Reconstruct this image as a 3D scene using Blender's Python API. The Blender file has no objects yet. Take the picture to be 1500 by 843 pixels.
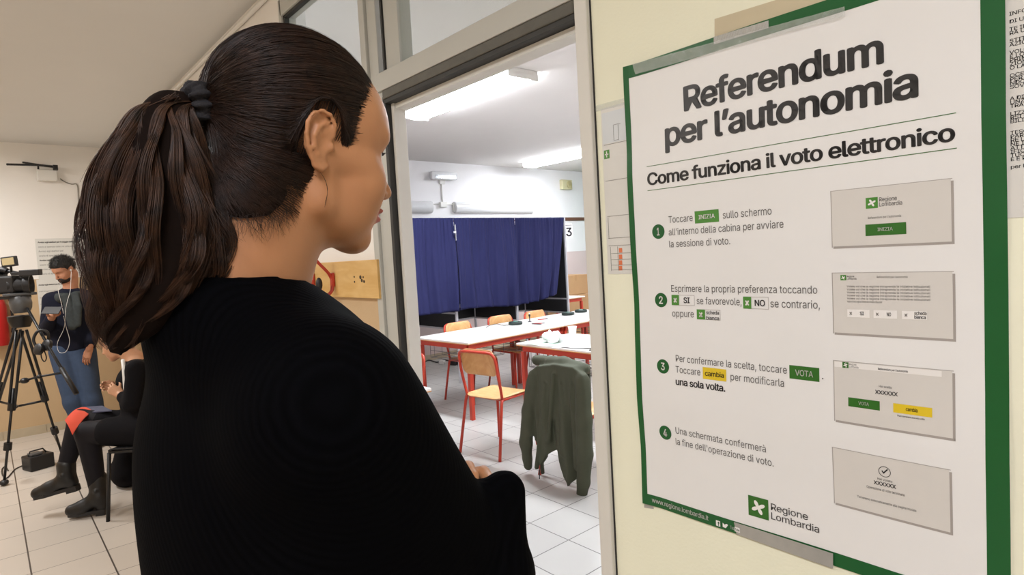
import bpy, bmesh, math, random, os
import numpy as np
from mathutils import Vector, Matrix, Euler
random.seed(7); rng = np.random.default_rng(7)
SC = bpy.context.scene
COL = SC.collection
# ---------------------------------------------------------------- camera
CAMZ = 1.53
FPX = 887.35
def _rot(a, b, c):
    ca, sa, cb, sb, cc, sc = math.cos(a), math.sin(a), math.cos(b), math.sin(b), math.cos(c), math.sin(c)
    m = np.array([[ca, sa, 0], [0, 0, -1], [-sa, ca, 0]])
    p = np.array([[1, 0, 0], [0, cb, -sb], [0, sb, cb]])
    q = np.array([[cc, -sc, 0], [sc, cc, 0], [0, 0, 1]])
    return q @ p @ m
CM = _rot(0.854219, 0.056648, -0.055849)      # rows: camera right, down, forward
cam = bpy.data.cameras.new('camera')
cam.sensor_width = 36; cam.lens = FPX / 1500 * 36; cam.clip_start = .02; cam.clip_end = 60
cam_ob = bpy.data.objects.new('camera', cam); COL.objects.link(cam_ob)
mw = Matrix.Identity(4)
for i in range(3):
    mw[i][0] = CM[0][i]; mw[i][1] = -CM[1][i]; mw[i][2] = -CM[2][i]
mw[0][3], mw[1][3], mw[2][3] = 0, 0, CAMZ
cam_ob.matrix_world = mw
SC.camera = cam_ob
# ---------------------------------------------------------------- exposure, world, large lights
SC.view_settings.view_transform = 'Standard'; SC.view_settings.look = 'None'
SC.view_settings.gamma = 1.0; SC.view_settings.use_curve_mapping = False
SC.view_settings.exposure = 0.0
w = bpy.data.worlds.new('world'); SC.world = w; w.use_nodes = True
w.node_tree.nodes['Background'].inputs[0].default_value = (1.0, .95, .88, 1)
w.node_tree.nodes['Background'].inputs[1].default_value = .15
def area(name, loc, size, power, col, rot=(0, 0, 0)):
    l = bpy.data.lights.new(name, 'AREA'); l.shape = 'RECTANGLE'; l.size, l.size_y = size
    l.energy = power; l.color = col
    o = bpy.data.objects.new(name, l); o.location = loc; o.rotation_euler = rot; COL.objects.link(o)
    return o
WARM = (1.0, .995, 1.0); COOL = (.93, .97, 1.06)
P_CORR, P_CLASS = 47, 30
# corridor ceiling lamps (fixtures are built further down at the same places)
CORR_LAMPS = [(.75, -.75), (-2.6, -1.05), (-6.0, -.75)]
CORR_POW = [1.1, .72, 1.25]
for (x, y), k in zip(CORR_LAMPS, CORR_POW):
    area('corridor_lamp_light', (x, y, 2.77), (1.2, .2), P_CORR * k, (.98, 1.0, 1.10) if x > 0 else WARM)
CLASS_LAMPS = [(-4.3, 3.30), (-6.36, 6.75), (-1.9, 3.45), (-3.6, 6.75)]
for x, y in CLASS_LAMPS:
    area('classroom_lamp_light', (x, y, 2.865), (1.5, .2), P_CLASS * (.2 if x < -6 else .6 if x > -2 else 1), COOL)
# ---------------------------------------------------------------- helpers
def lin(h):
    h = h.lstrip('#'); v = [int(h[i:i + 2], 16) / 255 for i in (0, 2, 4)]
    return tuple((x / 12.92 if x <= .04045 else ((x + .055) / 1.055) ** 2.4) for x in v) + (1,)
def mat(name, col, rough=.5, metal=0, var=.06, scale=20, bump=0, bscale=60, spec=.5, sss=0, emit=None, estr=0, alpha=None):
    m = bpy.data.materials.new(name); m.use_nodes = True
    nt = m.node_tree; b = nt.nodes['Principled BSDF']
    c = lin(col) if isinstance(col, str) else col
    tc = nt.nodes.new('ShaderNodeTexCoord')
    if var:
        n = nt.nodes.new('ShaderNodeTexNoise'); n.inputs['Scale'].default_value = scale; n.inputs['Detail'].default_value = 4
        nt.links.new(tc.outputs['Object'], n.inputs['Vector'])
        mx = nt.nodes.new('ShaderNodeMix'); mx.data_type = 'RGBA'
        mx.inputs[6].default_value = tuple(min(1, x * (1 - var)) for x in c[:3]) + (1,)
        mx.inputs[7].default_value = tuple(min(1, x * (1 + var)) for x in c[:3]) + (1,)
        nt.links.new(n.outputs['Fac'], mx.inputs[0]); nt.links.new(mx.outputs[2], b.inputs['Base Color'])
    else:
        b.inputs['Base Color'].default_value = c
    b.inputs['Roughness'].default_value = rough; b.inputs['Metallic'].default_value = metal
    b.inputs['Specular IOR Level'].default_value = spec
    if sss:
        b.inputs['Subsurface Weight'].default_value = sss
        b.inputs['Subsurface Radius'].default_value = (1, .35, .2); b.inputs['Subsurface Scale'].default_value = .006
    if bump:
        n2 = nt.nodes.new('ShaderNodeTexNoise'); n2.inputs['Scale'].default_value = bscale; n2.inputs['Detail'].default_value = 5
        nt.links.new(tc.outputs['Object'], n2.inputs['Vector'])
        bp = nt.nodes.new('ShaderNodeBump'); bp.inputs['Strength'].default_value = bump; bp.inputs['Distance'].default_value = .002
        nt.links.new(n2.outputs['Fac'], bp.inputs['Height']); nt.links.new(bp.outputs['Normal'], b.inputs['Normal'])
    if emit:
        b.inputs['Emission Color'].default_value = lin(emit) if isinstance(emit, str) else emit
        b.inputs['Emission Strength'].default_value = estr
    if alpha is not None:
        b.inputs['Alpha'].default_value = alpha
    return m
class MB:
    """collects shapes that become ONE mesh object"""
    def __init__(s): s.v = []; s.f = []; s.m = []; s.mi = 0
    def add(s, vs, fs):
        o = len(s.v); s.v += [tuple(map(float, p)) for p in vs]; s.f += [tuple(i + o for i in f) for f in fs]; s.m += [s.mi] * len(fs); return s
    def box(s, lo, hi, M=None, b=0):
        x0, y0, z0 = lo; x1, y1, z1 = hi
        if b:
            # chamfered along z edges and around top
            bm = bmesh.new(); bmesh.ops.create_cube(bm, size=1)
            for v in bm.verts: v.co = Vector(((x0 + x1) / 2 + v.co.x * (x1 - x0), (y0 + y1) / 2 + v.co.y * (y1 - y0), (z0 + z1) / 2 + v.co.z * (z1 - z0)))
            bmesh.ops.bevel(bm, geom=bm.edges[:], offset=b, segments=2, affect='EDGES', profile=.5)
            vs = [v.co[:] for v in bm.verts]; bm.verts.index_update(); fs = [[v.index for v in f.verts] for f in bm.faces]; bm.free()
        else:
            vs = [(x, y, z) for z in (z0, z1) for y in (y0, y1) for x in (x0, x1)]
            fs = [(0, 2, 3, 1), (4, 5, 7, 6), (0, 1, 5, 4), (2, 6, 7, 3), (0, 4, 6, 2), (1, 3, 7, 5)]
        if M is not None: vs = [tuple(M @ Vector(p)) for p in vs]
        return s.add(vs, fs)
    def tube(s, pts, r, n=10, closed=False, caps=True):
        pts = [Vector(p) for p in pts]; k = len(pts)
        rs = r if isinstance(r, (list, tuple, np.ndarray)) else [r] * k
        ref = None; vs = []; fs = []
        for i, p in enumerate(pts):
            a = pts[(i - 1) % k] if (closed or i > 0) else p; b_ = pts[(i + 1) % k] if (closed or i < k - 1) else p
            t = (b_ - a).normalized()
            if ref is None:
                ref = t.orthogonal().normalized()
            ref = (ref - t * ref.dot(t)); ref = ref.normalized() if ref.length > 1e-6 else t.orthogonal().normalized()
            q = t.cross(ref)
            for j in range(n):
                an = 2 * math.pi * j / n
                vs.append(p + (ref * math.cos(an) + q * math.sin(an)) * rs[i])
        for i in range(k if closed else k - 1):
            for j in range(n):
                a = i * n + j; b_ = i * n + (j + 1) % n; c = ((i + 1) % k) * n + (j + 1) % n; d = ((i + 1) % k) * n + j
                fs.append((a, b_, c, d))
        if caps and not closed:
            fs.append(tuple(reversed(range(n)))); fs.append(tuple((k - 1) * n + j for j in range(n)))
        return s.add(vs, fs)
    def lathe(s, prof, n=24, M=None, close=True):
        vs = []; fs = []
        for r, z in prof:
            for j in range(n):
                an = 2 * math.pi * j / n; vs.append((r * math.cos(an), r * math.sin(an), z))
        k = len(prof)
        for i in range(k - 1):
            for j in range(n):
                fs.append((i * n + j, i * n + (j + 1) % n, (i + 1) * n + (j + 1) % n, (i + 1) * n + j))
        if close:
            fs.append(tuple(reversed(range(n)))); fs.append(tuple((k - 1) * n + j for j in range(n)))
        if M is not None: vs = [tuple(M @ Vector(p)) for p in vs]
        return s.add(vs, fs)
    def ell(s, c, r, n=16, M=None):
        vs = []; fs = []
        for i in range(n // 2 + 1):
            th = math.pi * i / (n // 2)
            for j in range(n):
                an = 2 * math.pi * j / n
                p = Vector((r[0] * math.sin(th) * math.cos(an), r[1] * math.sin(th) * math.sin(an), r[2] * math.cos(th)))
                if M is not None: p = M @ p
                vs.append(p + Vector(c))
        for i in range(n // 2):
            for j in range(n):
                fs.append((i * n + j, (i + 1) * n + j, (i + 1) * n + (j + 1) % n, i * n + (j + 1) % n))
        return s.add(vs, fs)
    def prism(s, poly, t, M=None):
        """polygon in local xy, extruded along z by t"""
        k = len(poly); vs = [(x, y, 0) for x, y in poly] + [(x, y, t) for x, y in poly]
        fs = [tuple(reversed(range(k))), tuple(range(k, 2 * k))] + [(i, (i + 1) % k, k + (i + 1) % k, k + i) for i in range(k)]
        if M is not None: vs = [tuple(M @ Vector(p)) for p in vs]
        return s.add(vs, fs)
    def grid(s, fn, nu, nv, cu=False):
        vs = [fn(i / (nu - (0 if cu else 1)), j / (nv - 1)) for j in range(nv) for i in range(nu)]
        fs = []
        for j in range(nv - 1):
            for i in range(nu if cu else nu - 1):
                a = j * nu + i; b_ = j * nu + (i + 1) % nu; fs.append((a, b_, b_ + nu, a + nu))
        return s.add(vs, fs)
    def build(s, name, mats, parent=None, smooth=False, bevel=0, angle=None):
        me = bpy.data.meshes.new(name); me.from_pydata(s.v, [], s.f)
        mats = mats if isinstance(mats, (list, tuple)) else [mats]
        for m in mats: me.materials.append(m)
        me.polygons.foreach_set('material_index', s.m)
        bm = bmesh.new(); bm.from_mesh(me); bmesh.ops.recalc_face_normals(bm, faces=bm.faces[:]); bm.to_mesh(me); bm.free()
        if smooth: me.polygons.foreach_set('use_smooth', [True] * len(me.polygons))
        o = bpy.data.objects.new(name, me); COL.objects.link(o)
        if parent is not None: o.parent = parent
        if bevel:
            md = o.modifiers.new('bevel', 'BEVEL'); md.width = bevel; md.segments = 2; md.limit_method = 'ANGLE'; md.angle_limit = math.radians(40)
        if smooth and angle: 
            me.set_sharp_from_angle(angle=math.radians(angle))
        return o
def tag(o, label=None, cat=None, group=None, kind=None):
    if label: o['label'] = label
    if cat: o['category'] = cat
    if group: o['group'] = group
    if kind: o['kind'] = kind
    return o
def thing(name, label, cat, loc=(0, 0, 0), rz=0, group=None):
    o = bpy.data.objects.new(name, None); o.empty_display_size = .1; COL.objects.link(o)
    o.location = loc; o.rotation_euler = (0, 0, rz)
    return tag(o, label, cat, group)
def dup(root, loc, rz, label=None, group=None):
    r = root.copy(); COL.objects.link(r); r.location = loc; r.rotation_euler = (0, 0, rz)
    if label: r['label'] = label
    if group: r['group'] = group
    for ch in list(root.children):
        c = ch.copy(); COL.objects.link(c); c.parent = r
        for g in list(ch.children):
            d = g.copy(); COL.objects.link(d); d.parent = c
    return r
def struct(name, mb, m, parent=None, **kw):
    o = mb.build(name, m, parent, **kw)
    if parent is None: o['kind'] = 'structure'
    return o
def bez(p0, p1, p2, p3, n=12):
    p0, p1, p2, p3 = map(Vector, (p0, p1, p2, p3)); out = []
    for i in range(n):
        t = i / (n - 1); u = 1 - t
        out.append(p0 * u ** 3 + p1 * 3 * u * u * t + p2 * 3 * u * t * t + p3 * t ** 3)
    return out
def catmull(P, n=8):
    P = [Vector(p) for p in P]; out = []
    for i in range(len(P) - 1):
        a = P[max(i - 1, 0)]; b_ = P[i]; c = P[i + 1]; d = P[min(i + 2, len(P) - 1)]
        for k in range(n):
            t = k / n
            out.append(.5 * ((2 * b_) + (c - a) * t + (2 * a - 5 * b_ + 4 * c - d) * t * t + (3 * b_ - a - 3 * c + d) * t ** 3))
    out.append(P[-1]); return out
def ray(px, py):
    return CM.T @ np.array([(px - 750) / FPX, (py - 421.5) / FPX, 1.0])
def on_plane(ax, val, px, py):
    d = ray(px, py); o = np.array([0, 0, CAMZ]); return o + d * (val - o[ax]) / d[ax]
def unp(px, py, z):
    return np.array([0, 0, CAMZ]) + ray(px, py) * z
# ---------------------------------------------------------------- smooth solids: distance fields turned into one continuous mesh
class Field:
    def __init__(s, xs, ys, zs):
        s.ax = [np.asarray(a, float) for a in (xs, ys, zs)]
        s.d = np.full([len(a) for a in s.ax], 1e3, np.float32)
    def _sub(s, lo, hi):
        sl = []
        for a, l, h in zip(s.ax, lo, hi):
            i0 = max(0, np.searchsorted(a, l) - 1); i1 = min(len(a), np.searchsorted(a, h) + 1)
            if i1 <= i0: return None
            sl.append(slice(i0, i1))
        G = np.meshgrid(*[a[q] for a, q in zip(s.ax, sl)], indexing='ij')
        return tuple(sl), np.stack(G, -1)
    def op(s, fn, lo, hi, k=.01, mode='u'):
        m = 2.5 * k + .01
        r = s._sub(np.array(lo) - m, np.array(hi) + m)
        if r is None: return s
        sl, P = r; b = fn(P); a = s.d[sl]
        if mode == 'u':
            h = np.clip(.5 + .5 * (a - b) / k, 0, 1); s.d[sl] = a * (1 - h) + b * h - k * h * (1 - h)
        elif mode == 's':     # carve
            b = -b; h = np.clip(.5 - .5 * (a - b) / k, 0, 1); s.d[sl] = a * (1 - h) + b * h + k * h * (1 - h)
        elif mode == 'i':
            h = np.clip(.5 - .5 * (a - b) / k, 0, 1); s.d[sl] = a * (1 - h) + b * h + k * h * (1 - h)
        return s
    def ell(s, c, r, R=None, k=.01, mode='u'):
        c = np.array(c, float); r = np.array(r, float); rm = r.max()
        def fn(P):
            q = P - c
            if R is not None: q = q @ R          # columns of R: local axes
            k0 = np.linalg.norm(q / r, axis=-1); k1 = np.linalg.norm(q / (r * r), axis=-1) + 1e-9
            return k0 * (k0 - 1) / k1
        return s.op(fn, c - rm, c + rm, k, mode)
    def cone(s, a, b, ra, rb, k=.01, mode='u', flat=None):
        """round cone; flat=(axis, factor) squeezes the distance along an axis"""
        a = np.array(a, float); b = np.array(b, float); ba = b - a; L2 = ba @ ba; rm = max(ra, rb)
        def fn(P):
            t = np.clip(((P - a) @ ba) / L2, 0, 1); q = P - a - t[..., None] * ba
            if flat is not None:
                fa = np.array(flat[0], float); fa /= np.linalg.norm(fa); q = q + (q @ fa)[..., None] * fa * (flat[1] - 1)
            return np.linalg.norm(q, axis=-1) - (ra + (rb - ra) * t)
        return s.op(fn, np.minimum(a, b) - rm * 1.6, np.maximum(a, b) + rm * 1.6, k, mode)
    def chain(s, pts, rs, k=.01, **kw):
        for i in range(len(pts) - 1): s.cone(pts[i], pts[i + 1], rs[i], rs[i + 1], k, **kw)
        return s
    def mesh(s):
        d = s.d; X, Y, Z = s.ax; nx, ny, nz = d.shape
        ins = d < 0
        c = np.zeros((nx - 1, ny - 1, nz - 1), np.uint8)
        for i in (0, 1):
            for j in (0, 1):
                for k in (0, 1): c += ins[i:nx - 1 + i, j:ny - 1 + j, k:nz - 1 + k]
        act = (c > 0) & (c < 8); idx = np.argwhere(act); vid = np.full(act.shape, -1, np.int64); vid[act] = np.arange(len(idx))
        acc = np.zeros((len(idx), 3)); cnt = np.zeros(len(idx)); I, J, K = idx.T
        co = lambda i, j, k: np.stack([X[i], Y[j], Z[k]], -1)
        E = [((0, 0, 0), (1, 0, 0)), ((0, 1, 0), (1, 1, 0)), ((0, 0, 1), (1, 0, 1)), ((0, 1, 1), (1, 1, 1)), ((0, 0, 0), (0, 1, 0)), ((1, 0, 0), (1, 1, 0)), ((0, 0, 1), (0, 1, 1)), ((1, 0, 1), (1, 1, 1)), ((0, 0, 0), (0, 0, 1)), ((1, 0, 0), (1, 0, 1)), ((0, 1, 0), (0, 1, 1)), ((1, 1, 0), (1, 1, 1))]
        for a, b in E:
            da = d[I + a[0], J + a[1], K + a[2]].astype(float); db = d[I + b[0], J + b[1], K + b[2]].astype(float); m = (da < 0) != (db < 0)
            t = np.where(m, da / np.where(da == db, 1, da - db), 0)[:, None]
            p = co(I + a[0], J + a[1], K + a[2]) * (1 - t) + co(I + b[0], J + b[1], K + b[2]) * t
            acc[m] += p[m]; cnt[m] += 1
        V = acc / cnt[:, None]; F = []
        for axis in range(3):
            n = [slice(None)] * 3; n[axis] = slice(0, -1); p = [slice(None)] * 3; p[axis] = slice(1, None)
            a, b = ins[tuple(n)], ins[tuple(p)]; ch = np.argwhere(a != b)
            u, v = [(1, 2), (2, 0), (0, 1)][axis]
            ok = (ch[:, u] > 0) & (ch[:, v] > 0) & (ch[:, u] < d.shape[u] - 1) & (ch[:, v] < d.shape[v] - 1); ch = ch[ok]
            if not len(ch): continue
            q = []
            for du, dv in ((-1, -1), (0, -1), (0, 0), (-1, 0)):
                e = ch.copy(); e[:, u] += du; e[:, v] += dv; q.append(vid[e[:, 0], e[:, 1], e[:, 2]])
            q = np.stack(q, 1); fl = ~a[ch[:, 0], ch[:, 1], ch[:, 2]]
            q[fl] = q[fl][:, ::-1]; F.append(q)
        return V, np.concatenate(F) if F else np.zeros((0, 4), int)
def mesh_obj(name, V, F, mats, parent=None, smooth=True, mi=None, relax=0):
    if relax and len(F):
        F = np.asarray(F)
        for it in range(relax):
            acc = np.zeros_like(V); cnt = np.zeros(len(V))
            for a in range(F.shape[1]):
                for b in (F[:, (a + 1) % F.shape[1]], F[:, a - 1]):
                    np.add.at(acc, F[:, a], V[b]); np.add.at(cnt, F[:, a], 1)
            V = V * .5 + .5 * acc / np.maximum(cnt, 1)[:, None]
    me = bpy.data.meshes.new(name); nv, nf = len(V), len(F); F = np.asarray(F); n = F.shape[1]
    me.vertices.add(nv); me.vertices.foreach_set('co', np.asarray(V, np.float32).ravel())
    me.loops.add(nf * n); me.loops.foreach_set('vertex_index', F.astype(np.int32).ravel())
    me.polygons.add(nf); me.polygons.foreach_set('loop_start', np.arange(0, nf * n, n, dtype=np.int32)); me.polygons.foreach_set('loop_total', np.full(nf, n, np.int32))
    for m in (mats if isinstance(mats, (list, tuple)) else [mats]): me.materials.append(m)
    if mi is not None: me.polygons.foreach_set('material_index', np.asarray(mi, np.int32))
    if smooth: me.polygons.foreach_set('use_smooth', np.ones(nf, bool))
    me.update(calc_edges=True); me.validate()
    o = bpy.data.objects.new(name, me); COL.objects.link(o)
    if parent is not None: o.parent = parent
    return o
def ar(a, b, h): return np.arange(a, b + h, h)
def poly_sd(px, pz, poly):
    """signed distance to a polygon in a plane (negative inside)"""
    P = np.array(poly, float); d = np.full(px.shape, 1e9); s = np.ones(px.shape)
    n = len(P); j = n - 1
    for i in range(n):
        ex, ez = P[j] - P[i]; wx, wz = px - P[i, 0], pz - P[i, 1]
        t = np.clip((wx * ex + wz * ez) / (ex * ex + ez * ez), 0, 1); d = np.minimum(d, (wx - ex * t) ** 2 + (wz - ez * t) ** 2)
        c1 = pz >= P[i, 1]; c2 = pz < P[j, 1]; c3 = ex * wz > ez * wx
        s = np.where((c1 & c2 & c3) | (~c1 & ~c2 & ~c3), -s, s); j = i
    return s * np.sqrt(d)
# ---------------------------------------------------------------- the setting
DW = 1.15          # the wall with the poster
WT = .12           # its thickness
XF = -7.62         # end wall of corridor and classroom
XR = 2.6; YB = -2.3; YC = 8.62; XC = .6
ZC, ZK = 2.87, 2.96
def wall_mat(name, col, dado=None, zd=1.53, rough=.7):
    m = mat(name, col, rough, var=.03, scale=3, bump=.25, bscale=140)
    if dado:
        nt = m.node_tree; b = nt.nodes['Principled BSDF']; old = b.inputs['Base Color'].links[0].from_socket
        g = nt.nodes.new('ShaderNodeNewGeometry'); sp = nt.nodes.new('ShaderNodeSeparateXYZ'); nt.links.new(g.outputs['Position'], sp.inputs[0])
        mt = nt.nodes.new('ShaderNodeMath'); mt.operation = 'LESS_THAN'; mt.inputs[1].default_value = zd; nt.links.new(sp.outputs['Z'], mt.inputs[0])
        mx = nt.nodes.new('ShaderNodeMix'); mx.data_type = 'RGBA'; nt.links.new(mt.outputs[0], mx.inputs[0]); nt.links.new(old, mx.inputs[6]); mx.inputs[7].default_value = lin(dado)
        nt.links.new(mx.outputs[2], b.inputs['Base Color'])
    return m
def tile_mat(name, col, grout, pitch, ox, oy, gx, gy, rough=.35):
    m = mat(name, col, rough, var=.05, scale=2.5, bump=.03, bscale=40)
    nt = m.node_tree; b = nt.nodes['Principled BSDF']; old = b.inputs['Base Color'].links[0].from_socket
    g = nt.nodes.new('ShaderNodeNewGeometry'); sp = nt.nodes.new('ShaderNodeSeparateXYZ'); nt.links.new(g.outputs['Position'], sp.inputs[0])
    outs = []; cell = []
    for ax, o, wd in (('X', ox, gx), ('Y', oy, gy)):
        a = nt.nodes.new('ShaderNodeMath'); a.operation = 'SUBTRACT'; a.inputs[1].default_value = o - 50 * pitch; nt.links.new(sp.outputs[ax], a.inputs[0])
        d = nt.nodes.new('ShaderNodeMath'); d.operation = 'DIVIDE'; d.inputs[1].default_value = pitch; nt.links.new(a.outputs[0], d.inputs[0])
        fl = nt.nodes.new('ShaderNodeMath'); fl.operation = 'FLOOR'; nt.links.new(d.outputs[0], fl.inputs[0]); cell.append(fl)
        f = nt.nodes.new('ShaderNodeMath'); f.operation = 'FRACT'; nt.links.new(d.outputs[0], f.inputs[0])
        s = nt.nodes.new('ShaderNodeMath'); s.operation = 'SUBTRACT'; s.inputs[1].default_value = .5; nt.links.new(f.outputs[0], s.inputs[0])
        ab = nt.nodes.new('ShaderNodeMath'); ab.operation = 'ABSOLUTE'; nt.links.new(s.outputs[0], ab.inputs[0])
        gt = nt.nodes.new('ShaderNodeMath'); gt.operation = 'GREATER_THAN'; gt.inputs[1].default_value = .5 - wd / pitch / 2; nt.links.new(ab.outputs[0], gt.inputs[0]); outs.append(gt)
    mxn = nt.nodes.new('ShaderNodeMath'); mxn.operation = 'MAXIMUM'; nt.links.new(outs[0].outputs[0], mxn.inputs[0]); nt.links.new(outs[1].outputs[0], mxn.inputs[1])
    cb = nt.nodes.new('ShaderNodeCombineXYZ'); nt.links.new(cell[0].outputs[0], cb.inputs[0]); nt.links.new(cell[1].outputs[0], cb.inputs[1])
    wn = nt.nodes.new('ShaderNodeTexWhiteNoise'); nt.links.new(cb.outputs[0], wn.inputs['Vector'])
    hs = nt.nodes.new('ShaderNodeHueSaturation'); nt.links.new(old, hs.inputs['Color'])
    mr = nt.nodes.new('ShaderNodeMapRange'); mr.inputs[3].default_value = .95; mr.inputs[4].default_value = 1.04; nt.links.new(wn.outputs['Value'], mr.inputs[0]); nt.links.new(mr.outputs[0], hs.inputs['Value'])
    mx = nt.nodes.new('ShaderNodeMix'); mx.data_type = 'RGBA'; nt.links.new(mxn.outputs[0], mx.inputs[0]); nt.links.new(hs.outputs[0], mx.inputs[6]); mx.inputs[7].default_value = lin(grout)
    nt.links.new(mx.outputs[2], b.inputs['Base Color'])
    return m
M_corr_floor = tile_mat('corridor_tiles', 'c9c0b5', '4e4640', .3333, -4.36, .405, .004, .0075, .38)
M_class_floor = tile_mat('classroom_tiles', 'b2b0ab', '625e5b', .30, -2.207, 2.219, .006, .006, .3)
M_wall = wall_mat('corridor_wall_paint', 'f0ece6', 'c6aa84', 1.535)
M_wall_poster = wall_mat('cream_wall_paint', 'eeeed6')
M_wall_class = wall_mat('classroom_wall_paint', 'eeecec', 'd8c6c2', 1.5)
M_ceil = mat('ceiling_paint', 'd9d8d4', .85, var=.02, scale=4, bump=.15, bscale=90)
M_ceil_class = mat('classroom_ceiling_paint', 'dedad6', .85, var=.02, scale=4)
M_alu = mat('painted_aluminium', 'b9b9b2', .45, 0, var=.04, scale=6, bump=.05)
M_alu_white = mat('white_jamb_paint', 'd6d4cc', .45, var=.03)
M_gasket = mat('rubber_gasket', '2a2a28', .6, var=.1)
M_gask2 = mat('brush_gasket', '55534b', .55, var=.25, scale=40)
M_base = mat('baseboard_tile', 'b9ab92', .5, var=.12, scale=12)
M_white = mat('white_plastic', 'e4e2dc', .45, var=.03)
M_black = mat('black_plastic', '17171a', .45, var=.1)
def slab(x0, y0, z0, x1, y1, z1): return MB().box((x0, y0, z0), (x1, y1, z1))
struct('floor', slab(XF, YB, -.1, XR, DW + .06, 0), M_corr_floor)
struct('floor_classroom', slab(XF, DW + .06, -.1, XC, YC, 0), M_class_floor)
struct('ceiling', slab(XF, YB, ZC, XR, DW, ZC + .2), M_ceil)
struct('ceiling_classroom', slab(XF, DW + WT, ZK, XC, YC, ZK + .11), M_ceil_class)
struct('wall_corridor_end', slab(XF - .12, YB, 0, XF, DW + WT / 2, 3.07), M_wall)
struct('wall_classroom_end', slab(XF - .12, DW + WT / 2, 0, XF, YC + .12, 3.07), M_wall_class)
struct('wall_behind_camera', slab(XF, YB - .12, 0, XR, YB, 3.07), M_wall)
struct('wall_corridor_near_end', slab(XR, YB, 0, XR + .12, DW + WT, 3.07), M_wall)
struct('wall_classroom_far', slab(XF, YC, 0, XC, YC + .12, 3.07), M_wall_class)
struct('wall_classroom_near', slab(XC, DW + WT, 0, XC + .12, YC + .12, 3.07), M_wall_class)
JL, JR = -1.955, -1.018      # clear opening
FL = -2.10; FR = -.981
struct('wall_poster', slab(FR, DW, 0, XR, DW + WT, 3.07), M_wall_poster)
def wl(name, x0, z0, x1, z1):
    mb = MB(); mb.box((x0, DW, z0), (x1, DW + WT / 2, z1)); mb.mi = 1; mb.box((x0, DW + WT / 2 + .0005, z0), (x1, DW + WT, z1)); return struct(name, mb, [M_wall, M_wall_class])
wl('wall_left_of_door', XF, 0, -2.86, 3.07)
wl('wall_under_transom', -2.86, 0, FL, 2.14)
wl('wall_over_transom', -2.86, 2.765, FR, 3.07)
# door frame with transom panes: one structure and its parts
fr = MB()
fy0, fy1 = DW - .012, DW + .06
def prof(x0, z0, x1, z1, y0=fy0, y1=fy1): fr.box((x0, y0, z0), (x1, y1, z1), b=.003)
prof(FL, 0, FL + .040, 2.69); prof(FL + .041, 0, FL + .106, 2.69, fy0 + .012); prof(FL + .107, 0, JL - .012, 2.14, fy0 + .006)
prof(-2.845, 2.69, FR, 2.765); prof(-2.845, 2.14, FL, 2.215)
prof(-2.86, 2.14, -2.83, 2.765)
prof(FL + .107, 2.14, JR, 2.205, fy0 - .004)
prof(-1.945, 2.205, -1.85, 2.69, fy0 + .016)
o_frame = struct('door_1_frame', fr, M_alu)
jm = MB(); jm.box((JR, DW - .014, 0), (FR + .002, DW + WT, 2.765), b=.003)
jm.box((-1.945, DW + .012, 0), (-1.928, DW + .062, 2.10), b=.002); jm.box((-1.945, DW + .02, 2.075), (JR, DW + .075, 2.092))
struct('door_1_jamb', jm, M_alu_white)
g = MB(); g.box((JL - .011, DW - .010, 0), (-1.946, DW + .03, 2.12), b=.002)
g.box((JL, DW - .012, 2.093), (JR, DW + .03, 2.106))
g.mi = 1; g.box((JL, DW - .016, 2.107), (JR, DW + .03, 2.139), b=.004)
g.mi = 0; g.box((-1.957, DW - .002, 2.206), (-1.946, DW + .02, 2.69)); g.box((-2.829, DW - .002, 2.216), (-2.815, DW + .02, 2.69)); g.box((-2.83, DW - .002, 2.678), (-2.10, DW + .02, 2.69))
g.box((FR + .0021, DW - .0015, 0), (FR + .0065, DW + .001, 2.86))
struct('door_1_gasket', g, [M_gasket, M_gask2])
M_glass = bpy.data.materials.new('window_glass'); M_glass.use_nodes = True
nt = M_glass.node_tree; nt.nodes.remove(nt.nodes['Principled BSDF'])
gl = nt.nodes.new('ShaderNodeBsdfGlossy'); gl.inputs['Roughness'].default_value = .02; tr = nt.nodes.new('ShaderNodeBsdfTransparent'); tr.inputs[0].default_value = (.90, .92, .90, 1)
ms = nt.nodes.new('ShaderNodeMixShader')
ms.inputs[0].default_value = .07; nt.links.new(tr.outputs[0], ms.inputs[1]); nt.links.new(gl.outputs[0], ms.inputs[2]); nt.links.new(ms.outputs[0], nt.nodes['Material Output'].inputs[0])
struct('window_1', slab(-1.85, DW + .012, 2.205, JR, DW + .018, 2.69), M_glass)
struct('window_2', slab(-2.83, DW + .012, 2.215, FL, DW + .018, 2.69), M_glass)
bb = MB(); n = 24
y = YB
while y < DW - .01:
    y1 = min(y + .3333, DW); bb.box((XF, y + .0015, 0), (XF + .012, y1 - .0015, .085)); y = y1
struct('baseboard_end', bb, M_base)
struct('baseboard_left', MB().box((XF + .013, DW - .012, 0), (FL, DW, .085)), M_base)
struct('baseboard_classroom', MB().box((XF, DW + WT, 0), (XF + .012, YC, .085)), M_base)
# thin conduit running along the top of the wall over the door
cd = MB(); cd.tube([(XF + .02, DW - .014, 2.825), (FR, DW - .014, 2.825)], .012, 8)
struct('trim_1', cd, M_white, smooth=True)
M_brown = mat('brown_rail', '6a4636', .6)
struct('trim_2', MB().box((XF, DW + WT, 2.06), (XF + .02, YC, 2.12), b=.003), M_brown)
M_green = mat('green_board', '2f6a4c', .6)
gb = tag(MB().box((XF + .03, YC - .03, 1.0), (-5.4, YC - .002, 2.86), b=.004).build('green_panel', M_green), 'dark green panel edge beside the door jamb at the far classroom corner', 'panel')
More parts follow.
